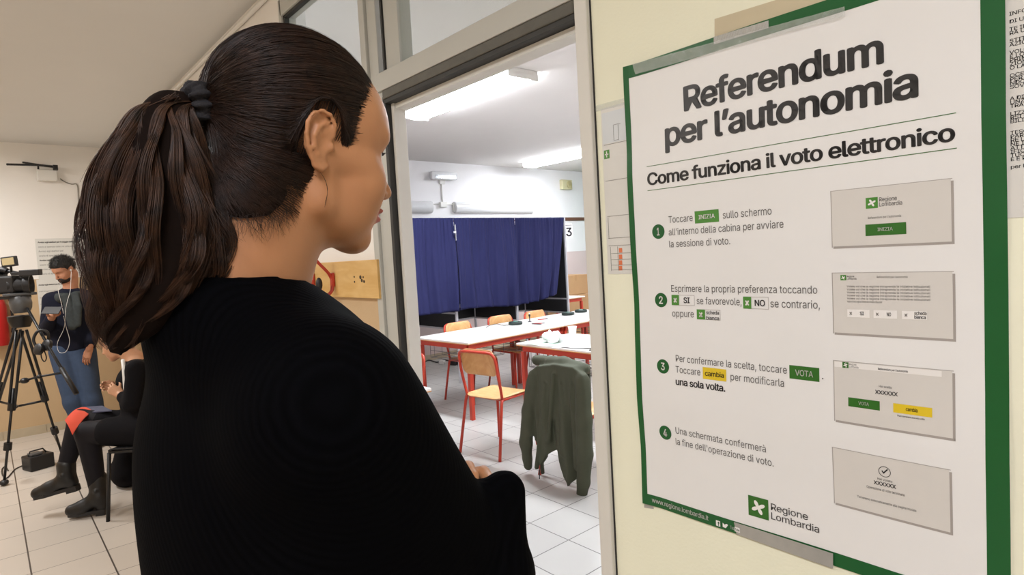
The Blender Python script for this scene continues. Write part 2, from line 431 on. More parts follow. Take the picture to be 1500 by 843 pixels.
# ceiling lamps
M_tube = mat('lamp_diffuser', 'ffffff', .4, emit='f0f6ff', estr=50, var=0)
M_tubew = mat('lamp_diffuser_warm', 'ffffff', .4, emit='ffe6c0', estr=4, var=0)
def lamp(x, y, zc, label, md, L=1.56, group=None):
    t = thing('ceiling_lamp', label, 'ceiling light', (x, y, zc), 0, group)
    b = MB(); b.box((-L / 2, -.12, -.030), (L / 2, .12, 0), b=.004); b.box((-L / 2 - .012, -.155, -.075), (-L / 2, .155, 0), b=.003); b.box((L / 2, -.155, -.075), (L / 2 + .012, .155, 0), b=.003)
    b.build('housing', M_white, t)
    d = MB(); pr = [(.15 * math.cos(a), -.031 - .05 * math.sin(a)) for a in np.linspace(0, math.pi, 12)]
    d.prism(pr, L, Matrix(((0, 0, 1, -L / 2), (1, 0, 0, 0), (0, 1, 0, 0), (0, 0, 0, 1))))
    d.build('diffuser', md, t, smooth=True, angle=50)
    return t
for (x, y), lb in zip(CLASS_LAMPS[:2], ('glaring ceiling light just inside the classroom doorway', 'white strip ceiling light further back over the voting booths')):
    lamp(x, y, ZK, lb, M_tube)
for (x, y), lb in zip(CLASS_LAMPS[2:], ('ceiling light over the near tables behind the poster wall', 'ceiling light at the back of the classroom behind the poster wall')):
    lamp(x, y, ZK, lb, M_tube)
for (x, y), lb in zip(CORR_LAMPS, ('warm corridor ceiling light behind the camera', 'warm corridor ceiling light over the middle of the corridor', 'warm corridor ceiling light nearest the camera crew')):
    lamp(x, y, ZC, lb, M_tubew, 1.26)
# ---------------------------------------------------------------- poster and notices on the cream wall
FONT = None
try:
    FONT = bpy.data.fonts.load(os.path.join(bpy.utils.system_resource('DATAFILES', path='fonts'), 'Inter.woff2'))
except Exception:
    FONT = None
_tc = {}
def glyphs(txt, bold=0.0):
    key = (txt, bold)
    if key in _tc: return _tc[key]
    cu = bpy.data.curves.new('t', 'FONT'); cu.body = txt; cu.size = 1.0; cu.resolution_u = 3; cu.fill_mode = 'FRONT'; cu.space_character = .95 if bold >= .016 else (.96 if bold else 1)
    if FONT: cu.font = FONT
    ob = bpy.data.objects.new('t', cu); COL.objects.link(ob)
    dg = bpy.context.evaluated_depsgraph_get(); me = bpy.data.meshes.new_from_object(ob.evaluated_get(dg))
    vs = [v.co[:2] for v in me.vertices]; fs = [tuple(p.vertices) for p in me.polygons]
    bpy.data.objects.remove(ob); bpy.data.curves.remove(cu); bpy.data.meshes.remove(me)
    if bold:
        v2, f2 = [], []
        for k in range(8):
            dx, dz = bold * 1.25 * math.cos(k * math.pi / 4), bold * .8 * math.sin(k * math.pi / 4); o_ = len(v2)
            v2 += [(a + dx, b + dz) for a, b in vs]; f2 += [tuple(i + o_ for i in f) for f in fs]
        vs, fs = v2, f2
    _tc[key] = (vs, fs); return vs, fs
CAPH = max(v[1] for v in glyphs('H')[0])
PX0, PX1 = on_plane(1, DW, 916, 98)[0], on_plane(1, DW, 1476.5, 300)[0]
PZ1 = on_plane(1, DW, 916, 98)[2]; PZ0 = on_plane(1, DW, 944, 735)[2] - .002
PZ1 = PZ1 - .002
FOLDS = [on_plane(1, DW, 922, 258)[2], on_plane(1, DW, 928, 423)[2], on_plane(1, DW, 936, 583)[2]]
def pdep(x, z):
    """how far the sheet stands off the wall: soft folds and slightly lifted left edge"""
    d = .0035
    for k, fz in enumerate(FOLDS):
        t = abs(z - fz) / .11
        d += (.0028 if k != 1 else -.0014) * max(0, 1 - t)
    u = (x - PX0) / (PX1 - PX0)
    d += .006 * max(0, 1 - u / .09) ** 2 * (.4 + .6 * abs(math.sin(z * 9))) + .0012 * math.sin(u * 11 + z * 5)
    return d
def wp(px, py):
    p = on_plane(1, DW, px, py); return p[0], p[2]
class Print:
    def __init__(s): s.mb = MB()
    def text(s, txt, l, r, cap, bold=0, off=.0007, baseline_from_left=False):
        """l, r: baseline ends; cap: capital height in metres"""
        (xa, za), (xb, zb) = wp(*l), wp(*r); z = (za + zb) / 2
        vs, fs = glyphs(txt, bold); x0 = min(v[0] for v in vs); x1 = max(v[0] for v in vs)
        sx = (xb - xa) / (x1 - x0); sy = cap / CAPH
        out = []
        for v in vs:
            X = xa + (v[0] - x0) * sx; Z = z + v[1] * sy
            out.append((X, DW - pdep(X, Z) - off, Z))
        s.mb.add(out, fs)
    def textw(s, txt, x0, x1, z, cap, bold=0, off=.0007):
        vs, fs = glyphs(txt, bold); a = min(v[0] for v in vs); b = max(v[0] for v in vs); sx = (x1 - x0) / (b - a); sy = cap / CAPH
        out = []
        for v in vs:
            X = x0 + (v[0] - a) * sx; Z = z + v[1] * sy; out.append((X, DW - pdep(X, Z) - off, Z))
        s.mb.add(out, fs)
    def rect(s, x0, z0, x1, z1, off=.0004, n=6):
        s.mb.grid(lambda u, v: (x0 + (x1 - x0) * u, DW - pdep(x0 + (x1 - x0) * u, z0 + (z1 - z0) * v) - off, z0 + (z1 - z0) * v), max(2, int(abs(x1 - x0) / .01) + 2), max(2, int(abs(z1 - z0) / .008) + 2))
    def frame(s, x0, z0, x1, z1, t=.0008, off=.0007):
        s.rect(x0, z0, x1, z0 + t, off); s.rect(x0, z1 - t, x1, z1, off); s.rect(x0, z0, x0 + t, z1, off); s.rect(x1 - t, z0, x1, z1, off)
    def disc(s, cx, cz, r, off=.0005, n=28):
        pts = [(cx + r * math.cos(2 * math.pi * i / n), cz + r * math.sin(2 * math.pi * i / n)) for i in range(n)]
        s.mb.add([(x, DW - pdep(x, z) - off, z) for x, z in pts], [tuple(range(n))])
    def build(s, name, m, parent): return s.mb.build(name, m, parent)
M_paper = mat('poster_paper', 'e8e8e6', .42, var=.02, scale=8, bump=.08, bscale=30, spec=.4)
M_pgreen = mat('poster_green', '155a2a', .38, var=.06, scale=12, spec=.4)
M_ink = mat('poster_ink', '2b2a2a', .38, var=.15, scale=8)
M_ink2 = mat('poster_grey_ink', '5b5855', .45, var=.1)
M_lgreen = mat('poster_button_green', '4a8a35', .4)
M_dgreen = mat('poster_dark_button', '2f6a22', .4)
M_yel = mat('poster_yellow', 'dfc22a', .4)
M_scr = mat('poster_screen_print', 'd6d3cd', .42, var=.02)
M_scrsh = mat('poster_screen_shade_print', 'a59f99', .45, var=.05)
M_whiteink = mat('poster_white', 'eceae6', .4, var=.02)
poster = thing('poster', 'large glossy white voting poster with green border on the cream wall', 'poster', ((PX0 + PX1) / 2, DW, PZ0))
PINV = Matrix.Translation(-Vector(poster.location))
def pb(pr, name, m):
    o = pr.build(name, m, poster); o.matrix_parent_inverse = PINV; return o
sh = Print()
def sheet(u, v):
    x = PX0 + (PX1 - PX0) * u; z = PZ0 + (PZ1 - PZ0) * v; return (x, DW - pdep(x, z), z)
sh.mb.grid(sheet, 90, 120)
# back of the sheet, so that it has a thickness
nv = len(sh.mb.v); back = [(x, y + .0006, z) for x, y, z in sh.mb.v]; f0 = list(sh.mb.f)
sh.mb.add(back, [tuple(reversed(f)) for f in f0])
pb(sh, 'sheet', M_paper)
bd = Print(); bw = .0285
ix0 = wp(932, 300)[0]; ix1 = wp(1440.5, 300)[0]; iz1 = wp(931, 114)[1] + .001; iz0 = wp(1100, 770)[1]
bd.rect(PX0, PZ0, ix0, PZ1); bd.rect(ix1, PZ0, PX1, PZ1); bd.rect(ix0, iz1, ix1, PZ1); bd.rect(ix0, PZ0, ix1, iz0)
pb(bd, 'green_border', M_pgreen)
t = Print()
t.text('Referendum', (1003, 163), (1296, 92), .0490, .022); pb(t, 'heading_text', M_ink)
t = Print(); t.text("per l\u2019autonomia", (976, 215), (1347, 141), 0.0490, .022); pb(t, 'heading_text', M_ink)
t = Print(); t.text('Come funziona il voto elettronico', (951, 270), (1401, 209), .0262, .020)
pb(t, 'heading_text', M_ink)
t = Print()
for l, r in (((950, 245), (1402, 165.5)), ((951, 279), (1403, 218.5))):
    (xa, za), (xb, zb) = wp(*l), wp(*r); z = (za + zb) / 2; t.rect(xa, z - .0006, xb, z + .0006, .0006)
pb(t, 'rule_line', M_dgreen)
t = Print(); c = .0148
t.text('Toccare', (981, 326.5), (1016, 324.5), c); t.text('sullo schermo', (1060, 320), (1132, 315), c)
t.text("all'interno della cabina per avviare", (981.3, 344.7), (1149.6, 334.3), c); t.text('la sessione di voto.', (982, 362), (1070.8, 358.8), c)
pb(t, 'step_text', M_ink2); t = Print()
t.text('Esprimere la propria preferenza toccando', (984.7, 427), (1198.6, 431), c); t.text('se favorevole,', (1021.7, 445), (1087, 448.2), c); t.text('se contrario,', (1129.5, 449.6), (1202.5, 453), c)
t.text('oppure', (986.5, 464), (1017.8, 464.7), c)
pb(t, 'step_text', M_ink2); t = Print()
t.text('Per confermare la scelta, toccare', (992, 528.5), (1154, 548.5), c); t.text('.', (1205.6, 555), (1207.8, 555.6), c)
t.text('Toccare', (992, 545.6), (1028, 549.7), c); t.text('per modificarla', (1071.8, 556), (1150, 567.5), c)
pb(t, 'step_text', M_ink2); t = Print()
t.text('Una schermata confermer\u00e0', (992, 633.5), (1123.5, 663.6), c); t.text("la fine dell'operazione di voto.", (992, 649.8), (1134.5, 684.4), c)
pb(t, 'step_text', M_ink2)
t = Print(); t.text('una sola volta.', (992.4, 563), (1064.5, 573.5), c, .016)
pb(t, 'bold_step_text', M_ink)
# numbered badges
for k, (px, py) in enumerate(((966, 339.5), (969.8, 439.7), (973.3, 536.6), (976.6, 633.5))):
    x, z = wp(px, py); b = Print(); b.disc(x, z, .0163); o = pb(b, 'step_badge', M_pgreen)
    n_ = Print(); n_.textw(str(k + 1), x - (.0035 if k == 0 else .0052), x + (.0035 if k == 0 else .0052), z - .0082, .0165, .02, .0010)
    q = n_.build('badge_number', M_whiteink, o); pass
def button(l0, l1, m, txt, mt, pad=.2, cap=.0105, bold=.012):
    x0, z1 = wp(*l0); x1, z0 = wp(*l1); b = Print(); b.rect(x0, z0, x1, z1, .0005); o = pb(b, 'button_print', m)
    n_ = Print(); w_ = x1 - x0; n_.textw(txt, x0 + w_ * pad, x1 - w_ * pad, (z0 + z1) / 2 - cap / 2, cap, bold, .0010)
    q = n_.build('button_text', mt, o); pass
button((1018.5, 310), (1054.4, 324.9), M_lgreen, 'INIZIA', M_whiteink, .16, .0090, .008)
button((1157.3, 534.6), (1202, 559.4), M_dgreen, 'VOTA', M_whiteink, .2, .0110, .010)
button((1031, 537.4), (1065.7, 559), M_yel, 'cambia', M_ink, .1, .0105, .009)
def option(l0, l1, gpx, txt):
    x0, z1 = wp(*l0); x1, z0 = wp(*l1); xg = wp(*gpx)[0]
    b = Print(); b.frame(x0, z0, x1, z1); o = pb(b, 'option_box', M_scrsh)
    g_ = Print(); g_.rect(x0, z0, xg, z1, .0008); q = g_.build('option_tick', M_lgreen, o); pass
    n_ = Print(); cx, cz = (x0 + xg) / 2, (z0 + z1) / 2
    n_.textw('\u00d7', cx - .0042, cx + .0042, cz - .0062, .0145, .04, .0012)
    o2 = n_.build('option_cross', M_whiteink, o); pass
    n2 = Print(); w_ = x1 - xg
    if '|' in txt:
        a, b2 = txt.split('|'); n2.textw(a, xg + w_ * .08, x1 - w_ * .08, cz + .001, .0078, .008, .0010); n2.textw(b2, xg + w_ * .08, x1 - w_ * .08, cz - .0105, .0078, .008, .0010)
    else:
        k = .30 if txt == 'SI' else .2
        n2.textw(txt, xg + w_ * k, x1 - w_ * k, cz - .006, .012, .012, .0010)
    o3 = n2.build('option_text', M_ink, o); pass
option((985, 432), (1018.6, 448), (996, 440), 'SI'); option((1089, 434.7), (1127, 453.5), (1101.3, 444), 'NO'); option((1021.7, 453.2), (1056.4, 469.5), (1034, 462), 'scheda|bianca')
# region emblem: white four-petalled rose on a green square
def emblem(pr_sq, pr_ro, cx, cz, s, off=.0008):
    pr_sq.rect(cx - s / 2, cz - s / 2, cx + s / 2, cz + s / 2, off)
    pts = []; n = 96
    for i in range(n):
        a = 2 * math.pi * i / n; r = s * (.235 + .125 * math.cos(4 * (a - math.radians(28)))); pts.append((cx + r * math.cos(a), cz + r * math.sin(a)))
    pr_ro.mb.add([(x, DW - pdep(x, z) - off - .0004, z) for x, z in pts] + [(cx, DW - pdep(cx, cz) - off - .0004, cz)], [(i, (i + 1) % n, n) for i in range(n)])
def logo(cx, cz, s, x1, parent, m1, m2, cap, txt=True):
    a, b = Print(), Print(); emblem(a, b, cx, cz, s)
    o = a.build('emblem_square', m1, parent)
    if parent is poster: o.matrix_parent_inverse = PINV
    if parent is poster:
        q = b.build('emblem_rose', M_whiteink, o)
    else:
        q = b.build('emblem_rose', M_whiteink, parent)
    pass
    if txt:
        n_ = Print(); xs = cx + s * .62
        n_.textw('Regione', xs, xs + (x1 - xs) * .78, cz + s * .06, cap, .002, .0009); n_.textw('Lombardia', xs, x1, cz - s * .38, cap, .002, .0009)
        q = n_.build('emblem_name', m2, o if parent is poster else parent); pass
(xa, za), (xb, zb) = wp(1098, 725), wp(1126.8, 761.7)
logo((xa + xb) / 2, (za + zb) / 2, .042, wp(1200.8, 770)[0], poster, M_dgreen, M_ink2, .0138)
t = Print(); t.text('www.regione.lombardia.it', (957, 734), (1040, 763), .0105, .008, .0012)
x, z = wp(1054, 766)
t.rect(x - .005, z - .006, x + .005, z + .006, .0012)
x, z = wp(1064.5, 769.5)
t.mb.add([(a, DW - pdep(a, b) - .0012, b) for a, b in [(x - .006, z - .004), (x + .001, z - .005), (x + .005, z + .001), (x + .0065, z + .004), (x + .002, z + .005), (x - .001, z + .002), (x - .006, z + .005)]], [(0, 1, 2, 3, 4, 5, 6)])
x, z = wp(1078, 774); t.textw('You', x - .010, x - .001, z - .003, .008, .004, .0012); t.rect(x, z - .005, x + .012, z + .005, .0012)
pb(t, 'footer_text', M_whiteink)
t = Print(); x, z = wp(1054, 766); t.textw('f', x - .001, x + .0035, z - .005, .009, .015, .0016); x, z = wp(1078, 774); t.textw('Tube', x + .001, x + .011, z - .0025, .005, .01, .0016)
pb(t, 'footer_icon_mark', M_pgreen)
# the four printed screens
P = [((1220, 280.5), (1394.3, 262.6), (1394.3, 354.6), (1220.6, 361)), ((1221.6, 399.5), (1396, 399.5), (1396.7, 496.5), (1222.6, 487)),
     ((1223.6, 528.5), (1396.6, 543.5), (1396.6, 641.6), (1225, 614)), ((1221.6, 654.7), (1393, 688), (1392.5, 780), (1224.4, 735))]
for k, q in enumerate(P):
    w4 = [wp(*p) for p in q]; x0 = (w4[0][0] + w4[3][0]) / 2; x1 = (w4[1][0] + w4[2][0]) / 2; z1 = (w4[0][1] + w4[1][1]) / 2; z0 = (w4[2][1] + w4[3][1]) / 2
    W, Hh = x1 - x0, z1 - z0
    b = Print(); b.rect(x0, z0, x1, z1, .0006); o = pb(b, 'screen_print', M_scr)
    s_ = Print(); s_.rect(x0 + .001, z0 - .004, x1 + .0035, z0, .0004); s_.rect(x1, z0 - .004, x1 + .0035, z1 - .003, .0004); s_.rect(x0 - .0015, z0 - .002, x0, z1, .0004); s_.rect(x0 - .0015, z1, x1 + .002, z1 + .001, .0004)
    def sub(pr, name, m):
        r = pr.build(name, m, o); pass
    sub(s_, 'screen_drop_shadow', M_scrsh)
    X = lambda f: x0 + W * f
    Z = lambda f: z1 - Hh * f
    n1, n2, n3, n4 = Print(), Print(), Print(), Print()
    if k == 0:
        logo(X(.365), Z(.27), .0185, X(.62), o, M_lgreen, M_ink2, .0070)
        n1.textw('Referendum per l\u2019autonomia', X(.33), X(.61), Z(.545), .0038, .0, .0011)
        n2.rect(X(.305), Z(.84), X(.65), Z(.64), .0009); n3.textw('INIZIA', X(.41), X(.54), Z(.765), .0056, .008, .0013)
        sub(n1, 'screen_small_text', M_ink2); sub(n2, 'screen_button', M_dgreen); sub(n3, 'screen_button_text', M_whiteink)
    elif k == 1:
        logo(X(.10), Z(.075), .0095, X(.22), o, M_lgreen, M_ink2, .0034)
        n1.textw('Referendum per l\u2019autonomia', X(.40), X(.655), Z(.085), .0036, 0, .0011)
        for j in range(6): n1.textw('Volete voi che la regione intraprenda le iniziative istituzionali', X(.13), X(.83 if j < 5 else .44), Z(.235 + .05 * j), .0034, 0, .0011)
        for a, tx in ((.13, 'SI'), (.365, 'NO'), (.605, 'scheda|bianca')):
            n2.rect(X(a), Z(.73), X(a + .20), Z(.60), .0009)
            n4.textw('\u00d7', X(a + .02), X(a + .045), Z(.695), .008, .02, .0012)
            if '|' in tx:
                n3.textw('scheda', X(a + .10), X(a + .195), Z(.655), .0055, .012, .0013); n3.textw('bianca', X(a + .10), X(a + .19), Z(.715), .0055, .012, .0013)
            else: n3.textw(tx, X(a + .115), X(a + .15), Z(.69), .006, .012, .0013)
        sub(n1, 'screen_small_text', M_ink2); sub(n2, 'screen_button', M_whiteink); sub(n3, 'screen_button_text', M_ink); sub(n4, 'screen_cross', M_scrsh)
    elif k == 2:
        n4.rect(X(.005), Z(.10), X(.92), Z(.01), .0008); sub(n4, 'screen_title_bar', M_whiteink)
        logo(X(.11), Z(.055), .0105, X(.23), o, M_dgreen, M_ink2, .0036)
        n1.textw('Referendum per l\u2019autonomia', X(.405), X(.655), Z(.08), .0036, .006, .0013)
        n1.textw('Hai scelto', X(.41), X(.52), Z(.36), .004, 0, .0011); n1.textw('Puoi cambiare una sola volta', X(.565), X(.785), Z(.785), .003, .004, .0011)
        n1.textw('XXXXXX', X(.375), X(.57), Z(.47), .0066, .014, .0011)
        n2.rect(X(.13), Z(.735), X(.415), Z(.585), .0009); n3.textw('VOTA', X(.225), X(.32), Z(.685), .0058, .008, .0013)
        n5 = Print(); n5.rect(X(.53), Z(.73), X(.845), Z(.585), .0009); n1.textw('cambia', X(.635), X(.73), Z(.68), .0062, .012, .0013)
        sub(n1, 'screen_small_text', M_ink); sub(n2, 'screen_button', M_dgreen); sub(n3, 'screen_button_text', M_whiteink); sub(n5, 'screen_change_button', M_yel)
    else:
        cx, cz = X(.475), Z(.24)
        ring = [(cx + .0095 * math.cos(a), cz + .0095 * math.sin(a)) for a in np.linspace(0, 2 * math.pi, 33)[:-1]]; ri = [(cx + .0085 * math.cos(a), cz + .0085 * math.sin(a)) for a in np.linspace(0, 2 * math.pi, 33)[:-1]]
        n1.mb.add([(a, DW - pdep(a, b2) - .0011, b2) for a, b2 in ring + ri], [(i, (i + 1) % 32, 32 + (i + 1) % 32, 32 + i) for i in range(32)])
        ck = [(-.005, .0005), (-.0015, -.004), (.0055, .0045), (.004, .006), (-.0015, -.0008), (-.0035, .002)]
        n1.mb.add([(cx + a, DW - pdep(cx, cz) - .0011, cz + b2) for a, b2 in ck], [(0, 1, 2, 3, 4, 5)])
        n1.textw('Hai votato', X(.41), X(.54), Z(.40), .004, 0, .0011); n1.textw('XXXXXX', X(.375), X(.57), Z(.49), .0066, .014, .0011)
        n1.textw('Operazione di voto terminata', X(.31), X(.64), Z(.585), .0045, 0, .0011); n1.textw('Torneremo automaticamente alla pagina iniziale', X(.22), X(.735), Z(.80), .0042, 0, .0011)
        sub(n1, 'screen_small_text', M_ink)
# tapes holding the poster
M_tape = mat('silver_tape', 'a9a8a2', .35, metal=.25, var=.15, scale=30, bump=.3, bscale=60)
M_clear = mat('clear_tape', 'd8dcd6', .12, var=.3, scale=60, bump=.8, bscale=45, alpha=.22, spec=.8)
M_kraft = mat('masking_paper', 'c9bd9f', .6, var=.05)
def strip(name, pts, m, label, cat, off, wav=0, th=.0003, n=28, parent=None):
    """quad strip on the wall from two edge lines a0-a1 (upper) and b0-b1 (lower)"""
    a0, a1, b0, b1 = [np.array(wp(*p)) for p in pts]
    mb = MB()
    def fn(u, v):
        p = (a0 * (1 - u) + a1 * u) * (1 - v) + (b0 * (1 - u) + b1 * u) * v
        return (p[0], DW - off - wav * (.5 + .5 * math.sin(u * 37 + v * 4) * math.sin(u * 91 + 2 * v)), p[1])
    mb.grid(fn, n * 3, 5); nv = len(mb.v); mb.add([(x, y + th, z) for x, y, z in mb.v], [tuple(reversed(f)) for f in list(mb.f)])
    o = mb.build(name, m, parent)
    return tag(o, label, cat)
strip('tape_strip', ((1077, 764), (1222, 810), (1081, 782), (1222, 832)), M_tape, 'silver tape strip along the lower edge of the poster', 'tape', .0056)
strip('paper_strip', ((1047, 28), (1215, -24), (1047, 62), (1215, 18)), M_kraft, 'beige paper strip stuck behind the top edge of the poster', 'paper', .0008)
strip('tape_strip', ((1048, 55), (1128, 31), (1048, 66), (1128, 42)), M_tape, 'silver tape strip crossing the top edge of the poster', 'tape', .0058, .001)
strip('tape_strip', ((930, 95), (1240, 11), (934, 110), (1240, 25)), M_clear, 'crumpled clear tape along the green top border of the poster', 'tape', .0075, .0025)
strip('tape_strip', ((944, 722), (956, 734), (944, 744), (958, 746)), M_tape, 'silver tape tab under the bottom left corner of the poster', 'tape', .0012)
# notice to the left of the poster
M_notice = mat('notice_paper', 'd9d8d2', .45, var=.02)
M_blueprint = mat('notice_blueish', 'cfd4d6', .4, var=.03)
M_orange = mat('orange_print', 'd9744a', .5)
def sheetbox(name, x0, z0, x1, z1, m, label, y=DW, th=.0006, gap=.0004, parent=None):
    mb = MB().box((x0, y - gap - th, z0), (x1, y - gap, z1)); return tag(mb.build(name, m, parent), label, 'notice')
nx0, nz1 = wp(880, 160); nx1 = wp(960, 140)[0]; nz0 = wp(890, 402)[1]
no = sheetbox('wall_notice', nx0, nz0, nx1, nz1, M_notice, 'small white notice with a green emblem half hidden behind the poster')
def flat(name, quads, m, parent, y):
    mb = MB()
    for x0, z0, x1, z1 in quads: mb.box((x0, y - .0003, z0), (x1, y, z1))
    return mb.build(name, m, parent)
yn = DW - .00102
za = wp(884, 212)[1]
flat('photo_print', [(nx0 + .003, za, nx1, nz1 - .012)], M_blueprint, no, yn)
(ex0, ez1), (ex1, ez0) = wp(885, 221), wp(893.5, 232)
flat('emblem_print', [(ex0, ez0, ex1, ez1)], M_lgreen, no, yn)
e2 = [(ex0 + .003, (ez0 + ez1) / 2 - .0012, ex1 - .003, (ez0 + ez1) / 2 + .0012), ((ex0 + ex1) / 2 - .0012, ez0 + .003, (ex0 + ex1) / 2 + .0012, ez1 - .003)]
flat('emblem_rose', e2, M_whiteink, no, yn - .0004)
ln = []
for py in (213, 266, 318, 350, 361): 
    z = wp(888, py)[1]; ln.append((nx0 + .006, z, nx1, z + .0007))
for py in (372, 381, 389, 396): 
    z = wp(895, py)[1]; ln.append((nx0 + .012, z, nx1, z + .0006))
for px in (893.5, 904): 
    x = wp(px, 340)[0]; ln.append((x, wp(893, 397)[1], x + .0006, wp(893, 362)[1]))
x = wp(892, 340)[0]; ln.append((x, wp(893, 350)[1], x + .0006, wp(893, 319)[1]))
z1_ = wp(901, 183)[1]; z0_ = wp(901, 206)[1]; xa_ = wp(899, 190)[0]; xb_ = wp(906, 190)[0]
ln += [(xa_, z0_, xa_ + .0007, z1_), (xb_, z0_, xb_ + .0007, z1_), (xa_, z0_, xb_, z0_ + .0007), (xa_, z1_, xb_ + .008, z1_ + .0007)]
flat('printed_lines', ln, M_ink2, no, yn - .0004)
oq = []
for py in (367, 376.5, 385, 393):
    x_, z_ = wp(909.5, py); oq.append((x_ - .005, z_ - .0055, x_ + .005, z_ + .0055))
flat('orange_print', oq, M_orange, no, yn)
mb = MB(); a = wp(876, 160); b = wp(925, 143)
# tape over the notice
strip('tape_strip', ((873, 155), (922, 142), (873, 164), (922, 152)), M_clear, 'clear tape over the top of the notice beside the door', 'tape', .0016, .0006)
# notice to the right of the poster
rx0 = wp(1470, 100)[0]; rz0 = wp(1490, 319)[1]; rx1 = wp(1500, 100)[0] + .18; rz1 = wp(1490, -20)[1]
nr = sheetbox('wall_notice', rx0, rz0, rx1, rz1, M_notice, 'white sheet of printed text cut off by the right edge, beside the poster')
LN = ['INFORMATIVA PER', '', 'DI UTILIZZO', '', 'TE INTERESSA', 'RA UN PO', '', 'STITUZIONE', 'AZIONE DI', '', 'VOLEZZA', 'E LO', 'PRIMA', 'ZIONE', 'O LA PR', '', 'OCENTE', 'PER', 'NDO IL', 'SOVRANO', '', '', 'A DI NO', 'UNZIONE', 'TRATO', '', 'LIZZARE', 'RSI ESC', 'BILITA', '', '', 'TESCRIT', 'PARTI', 'RE LIBE', 'NE IL L', 'ATTARE', 'IFICARE', 'TUCCA', 'E E PER', '', 'per la colla']
mb = MB(); xL = wp(1479, 100)[0]
for i, s_ in enumerate(LN):
    if not s_: continue
    z = wp(1485, 22)[1] - i * (wp(1485, 22)[1] - wp(1485, 247)[1]) / (len(LN) - 1)
    vs, fs = glyphs(s_ + ' INFORMAZIONI', .006); k = .0052 / CAPH
    mb.add([(xL + v[0] * k * 1.15, DW - .0013, z + v[1] * k) for v in vs if True], fs)
mb.build('printed_text', M_ink, nr)
# ---------------------------------------------------------------- classroom furniture
M_red = mat('red_steel', 'b5361f', .4, var=.08, scale=10)
M_top = mat('white_laminate', 'e6e2dc', .3, var=.02)
M_edge = mat('beech_edge', 'c08a52', .5, var=.1, scale=30)
def wood(name, c1, c2, sc=(2, 14, 2), rough=.4):
    m = bpy.data.materials.new(name); m.use_nodes = True; nt = m.node_tree; b = nt.nodes['Principled BSDF']
    tc = nt.nodes.new('ShaderNodeTexCoord'); mp = nt.nodes.new('ShaderNodeMapping'); mp.inputs['Scale'].default_value = sc; nt.links.new(tc.outputs['Object'], mp.inputs[0])
    n = nt.nodes.new('ShaderNodeTexNoise'); n.inputs['Scale'].default_value = 6; n.inputs['Detail'].default_value = 6; n.inputs['Distortion'].default_value = .6; nt.links.new(mp.outputs[0], n.inputs['Vector'])
    r = nt.nodes.new('ShaderNodeValToRGB'); r.color_ramp.elements[0].position = .35; r.color_ramp.elements[0].color = lin(c1); r.color_ramp.elements[1].position = .68; r.color_ramp.elements[1].color = lin(c2)
    nt.links.new(n.outputs['Fac'], r.inputs[0]); nt.links.new(r.outputs[0], b.inputs['Base Color']); b.inputs['Roughness'].default_value = rough
    return m
M_ply = wood('beech_ply', 'b98a55', 'c99e69')
M_wire = mat('grey_wire', '6b6a6e', .4, metal=.6, var=.05)
def make_table(label, loc, rz, wx, ly, h=.735, group=None, basket=True):
    """local x across 0..wx, local y along 0..ly"""
    t = thing('school_table', label, 'table', loc, rz, group)
    mb = MB(); mb.box((0, 0, h - .016), (wx, ly, h), b=.002); mb.mi = 1; mb.box((-.001, -.001, h - .024), (wx + .001, ly + .001, h - .0161), b=.002)
    mb.build('tabletop', [M_top, M_edge], t)
    i = .045; f = MB()
    for x in (i, wx - i): f.box((x - .015, i, h - .075), (x + .015, ly - i, h - .0245))
    for y in (i, ly - i): f.box((i + .0155, y - .015, h - .074), (wx - i - .0155, y + .015, h - .0245))
    f.build('apron', M_red, t, bevel=.003)
    for x in (i, wx - i):
        for y in (i, ly - i):
            l = MB(); l.box((x - .019, y - .019, 0), (x + .019, y + .019, h - .0755), b=.003); lo = l.build('leg', M_red, t)
    if basket:
        w = MB()
        for q in range(2):
            y0 = ly * (.08 + .5 * q); y1 = y0 + ly * .36
            x0, x1, z0 = .10, wx - .16, h - .21
            loop = [(x0, y0, z0), (x1, y0, z0), (x1, y1, z0), (x0, y1, z0)]
            w.tube(loop, .0028, 6, closed=True); w.tube([(p[0], p[1], z0 + .07) for p in loop[:2]], .0028, 6)
            for k in range(5):
                yy = y0 + (y1 - y0) * (k + .5) / 5; w.tube([(x0, yy, h - .08), (x0, yy, z0), (x1, yy, z0), (x1, yy, z0 + .05)], .0022, 6)
            for cx, cy in ((x0, y0), (x0, y1), (x1, y0), (x1, y1)): w.tube([(cx, cy, z0), (cx, cy, h - .03)], .0025, 6)
        w.build('book_basket', M_wire, t, smooth=True)
    return t
R3 = math.radians(3.4)
def loc_from(front_left, rz, wx):   # the corner nearest the door is local (wx,0)
    return (front_left[0] - wx * math.cos(rz), front_left[1] - wx * math.sin(rz), 0)
TW = .82
make_table('long white school table with red legs standing nearest the booths, left one of the row', loc_from((-4.43, 3.285), -R3 * -1, TW), R3, TW, 1.36)
c2 = (-4.43 - 1.368 * math.sin(R3), 3.285 + 1.368 * math.cos(R3))
make_table('white school table joined to the right end of the long table by the booths', loc_from(c2, R3, TW), R3, TW, 1.36)
make_table('white school table with cup and papers in front of the jacket chair', (-4.0, 3.495, 0), 0, 1.34, .70)
make_table('white school table corner showing past the dark sweater at the doorpost', (-4.42, 1.40, 0), 0, 1.31, .61, basket=False)
make_table('small white table with red legs beside the cardboard boxes', (-7.0, 6.50, 0), 0, .62, .56, .80, basket=False)
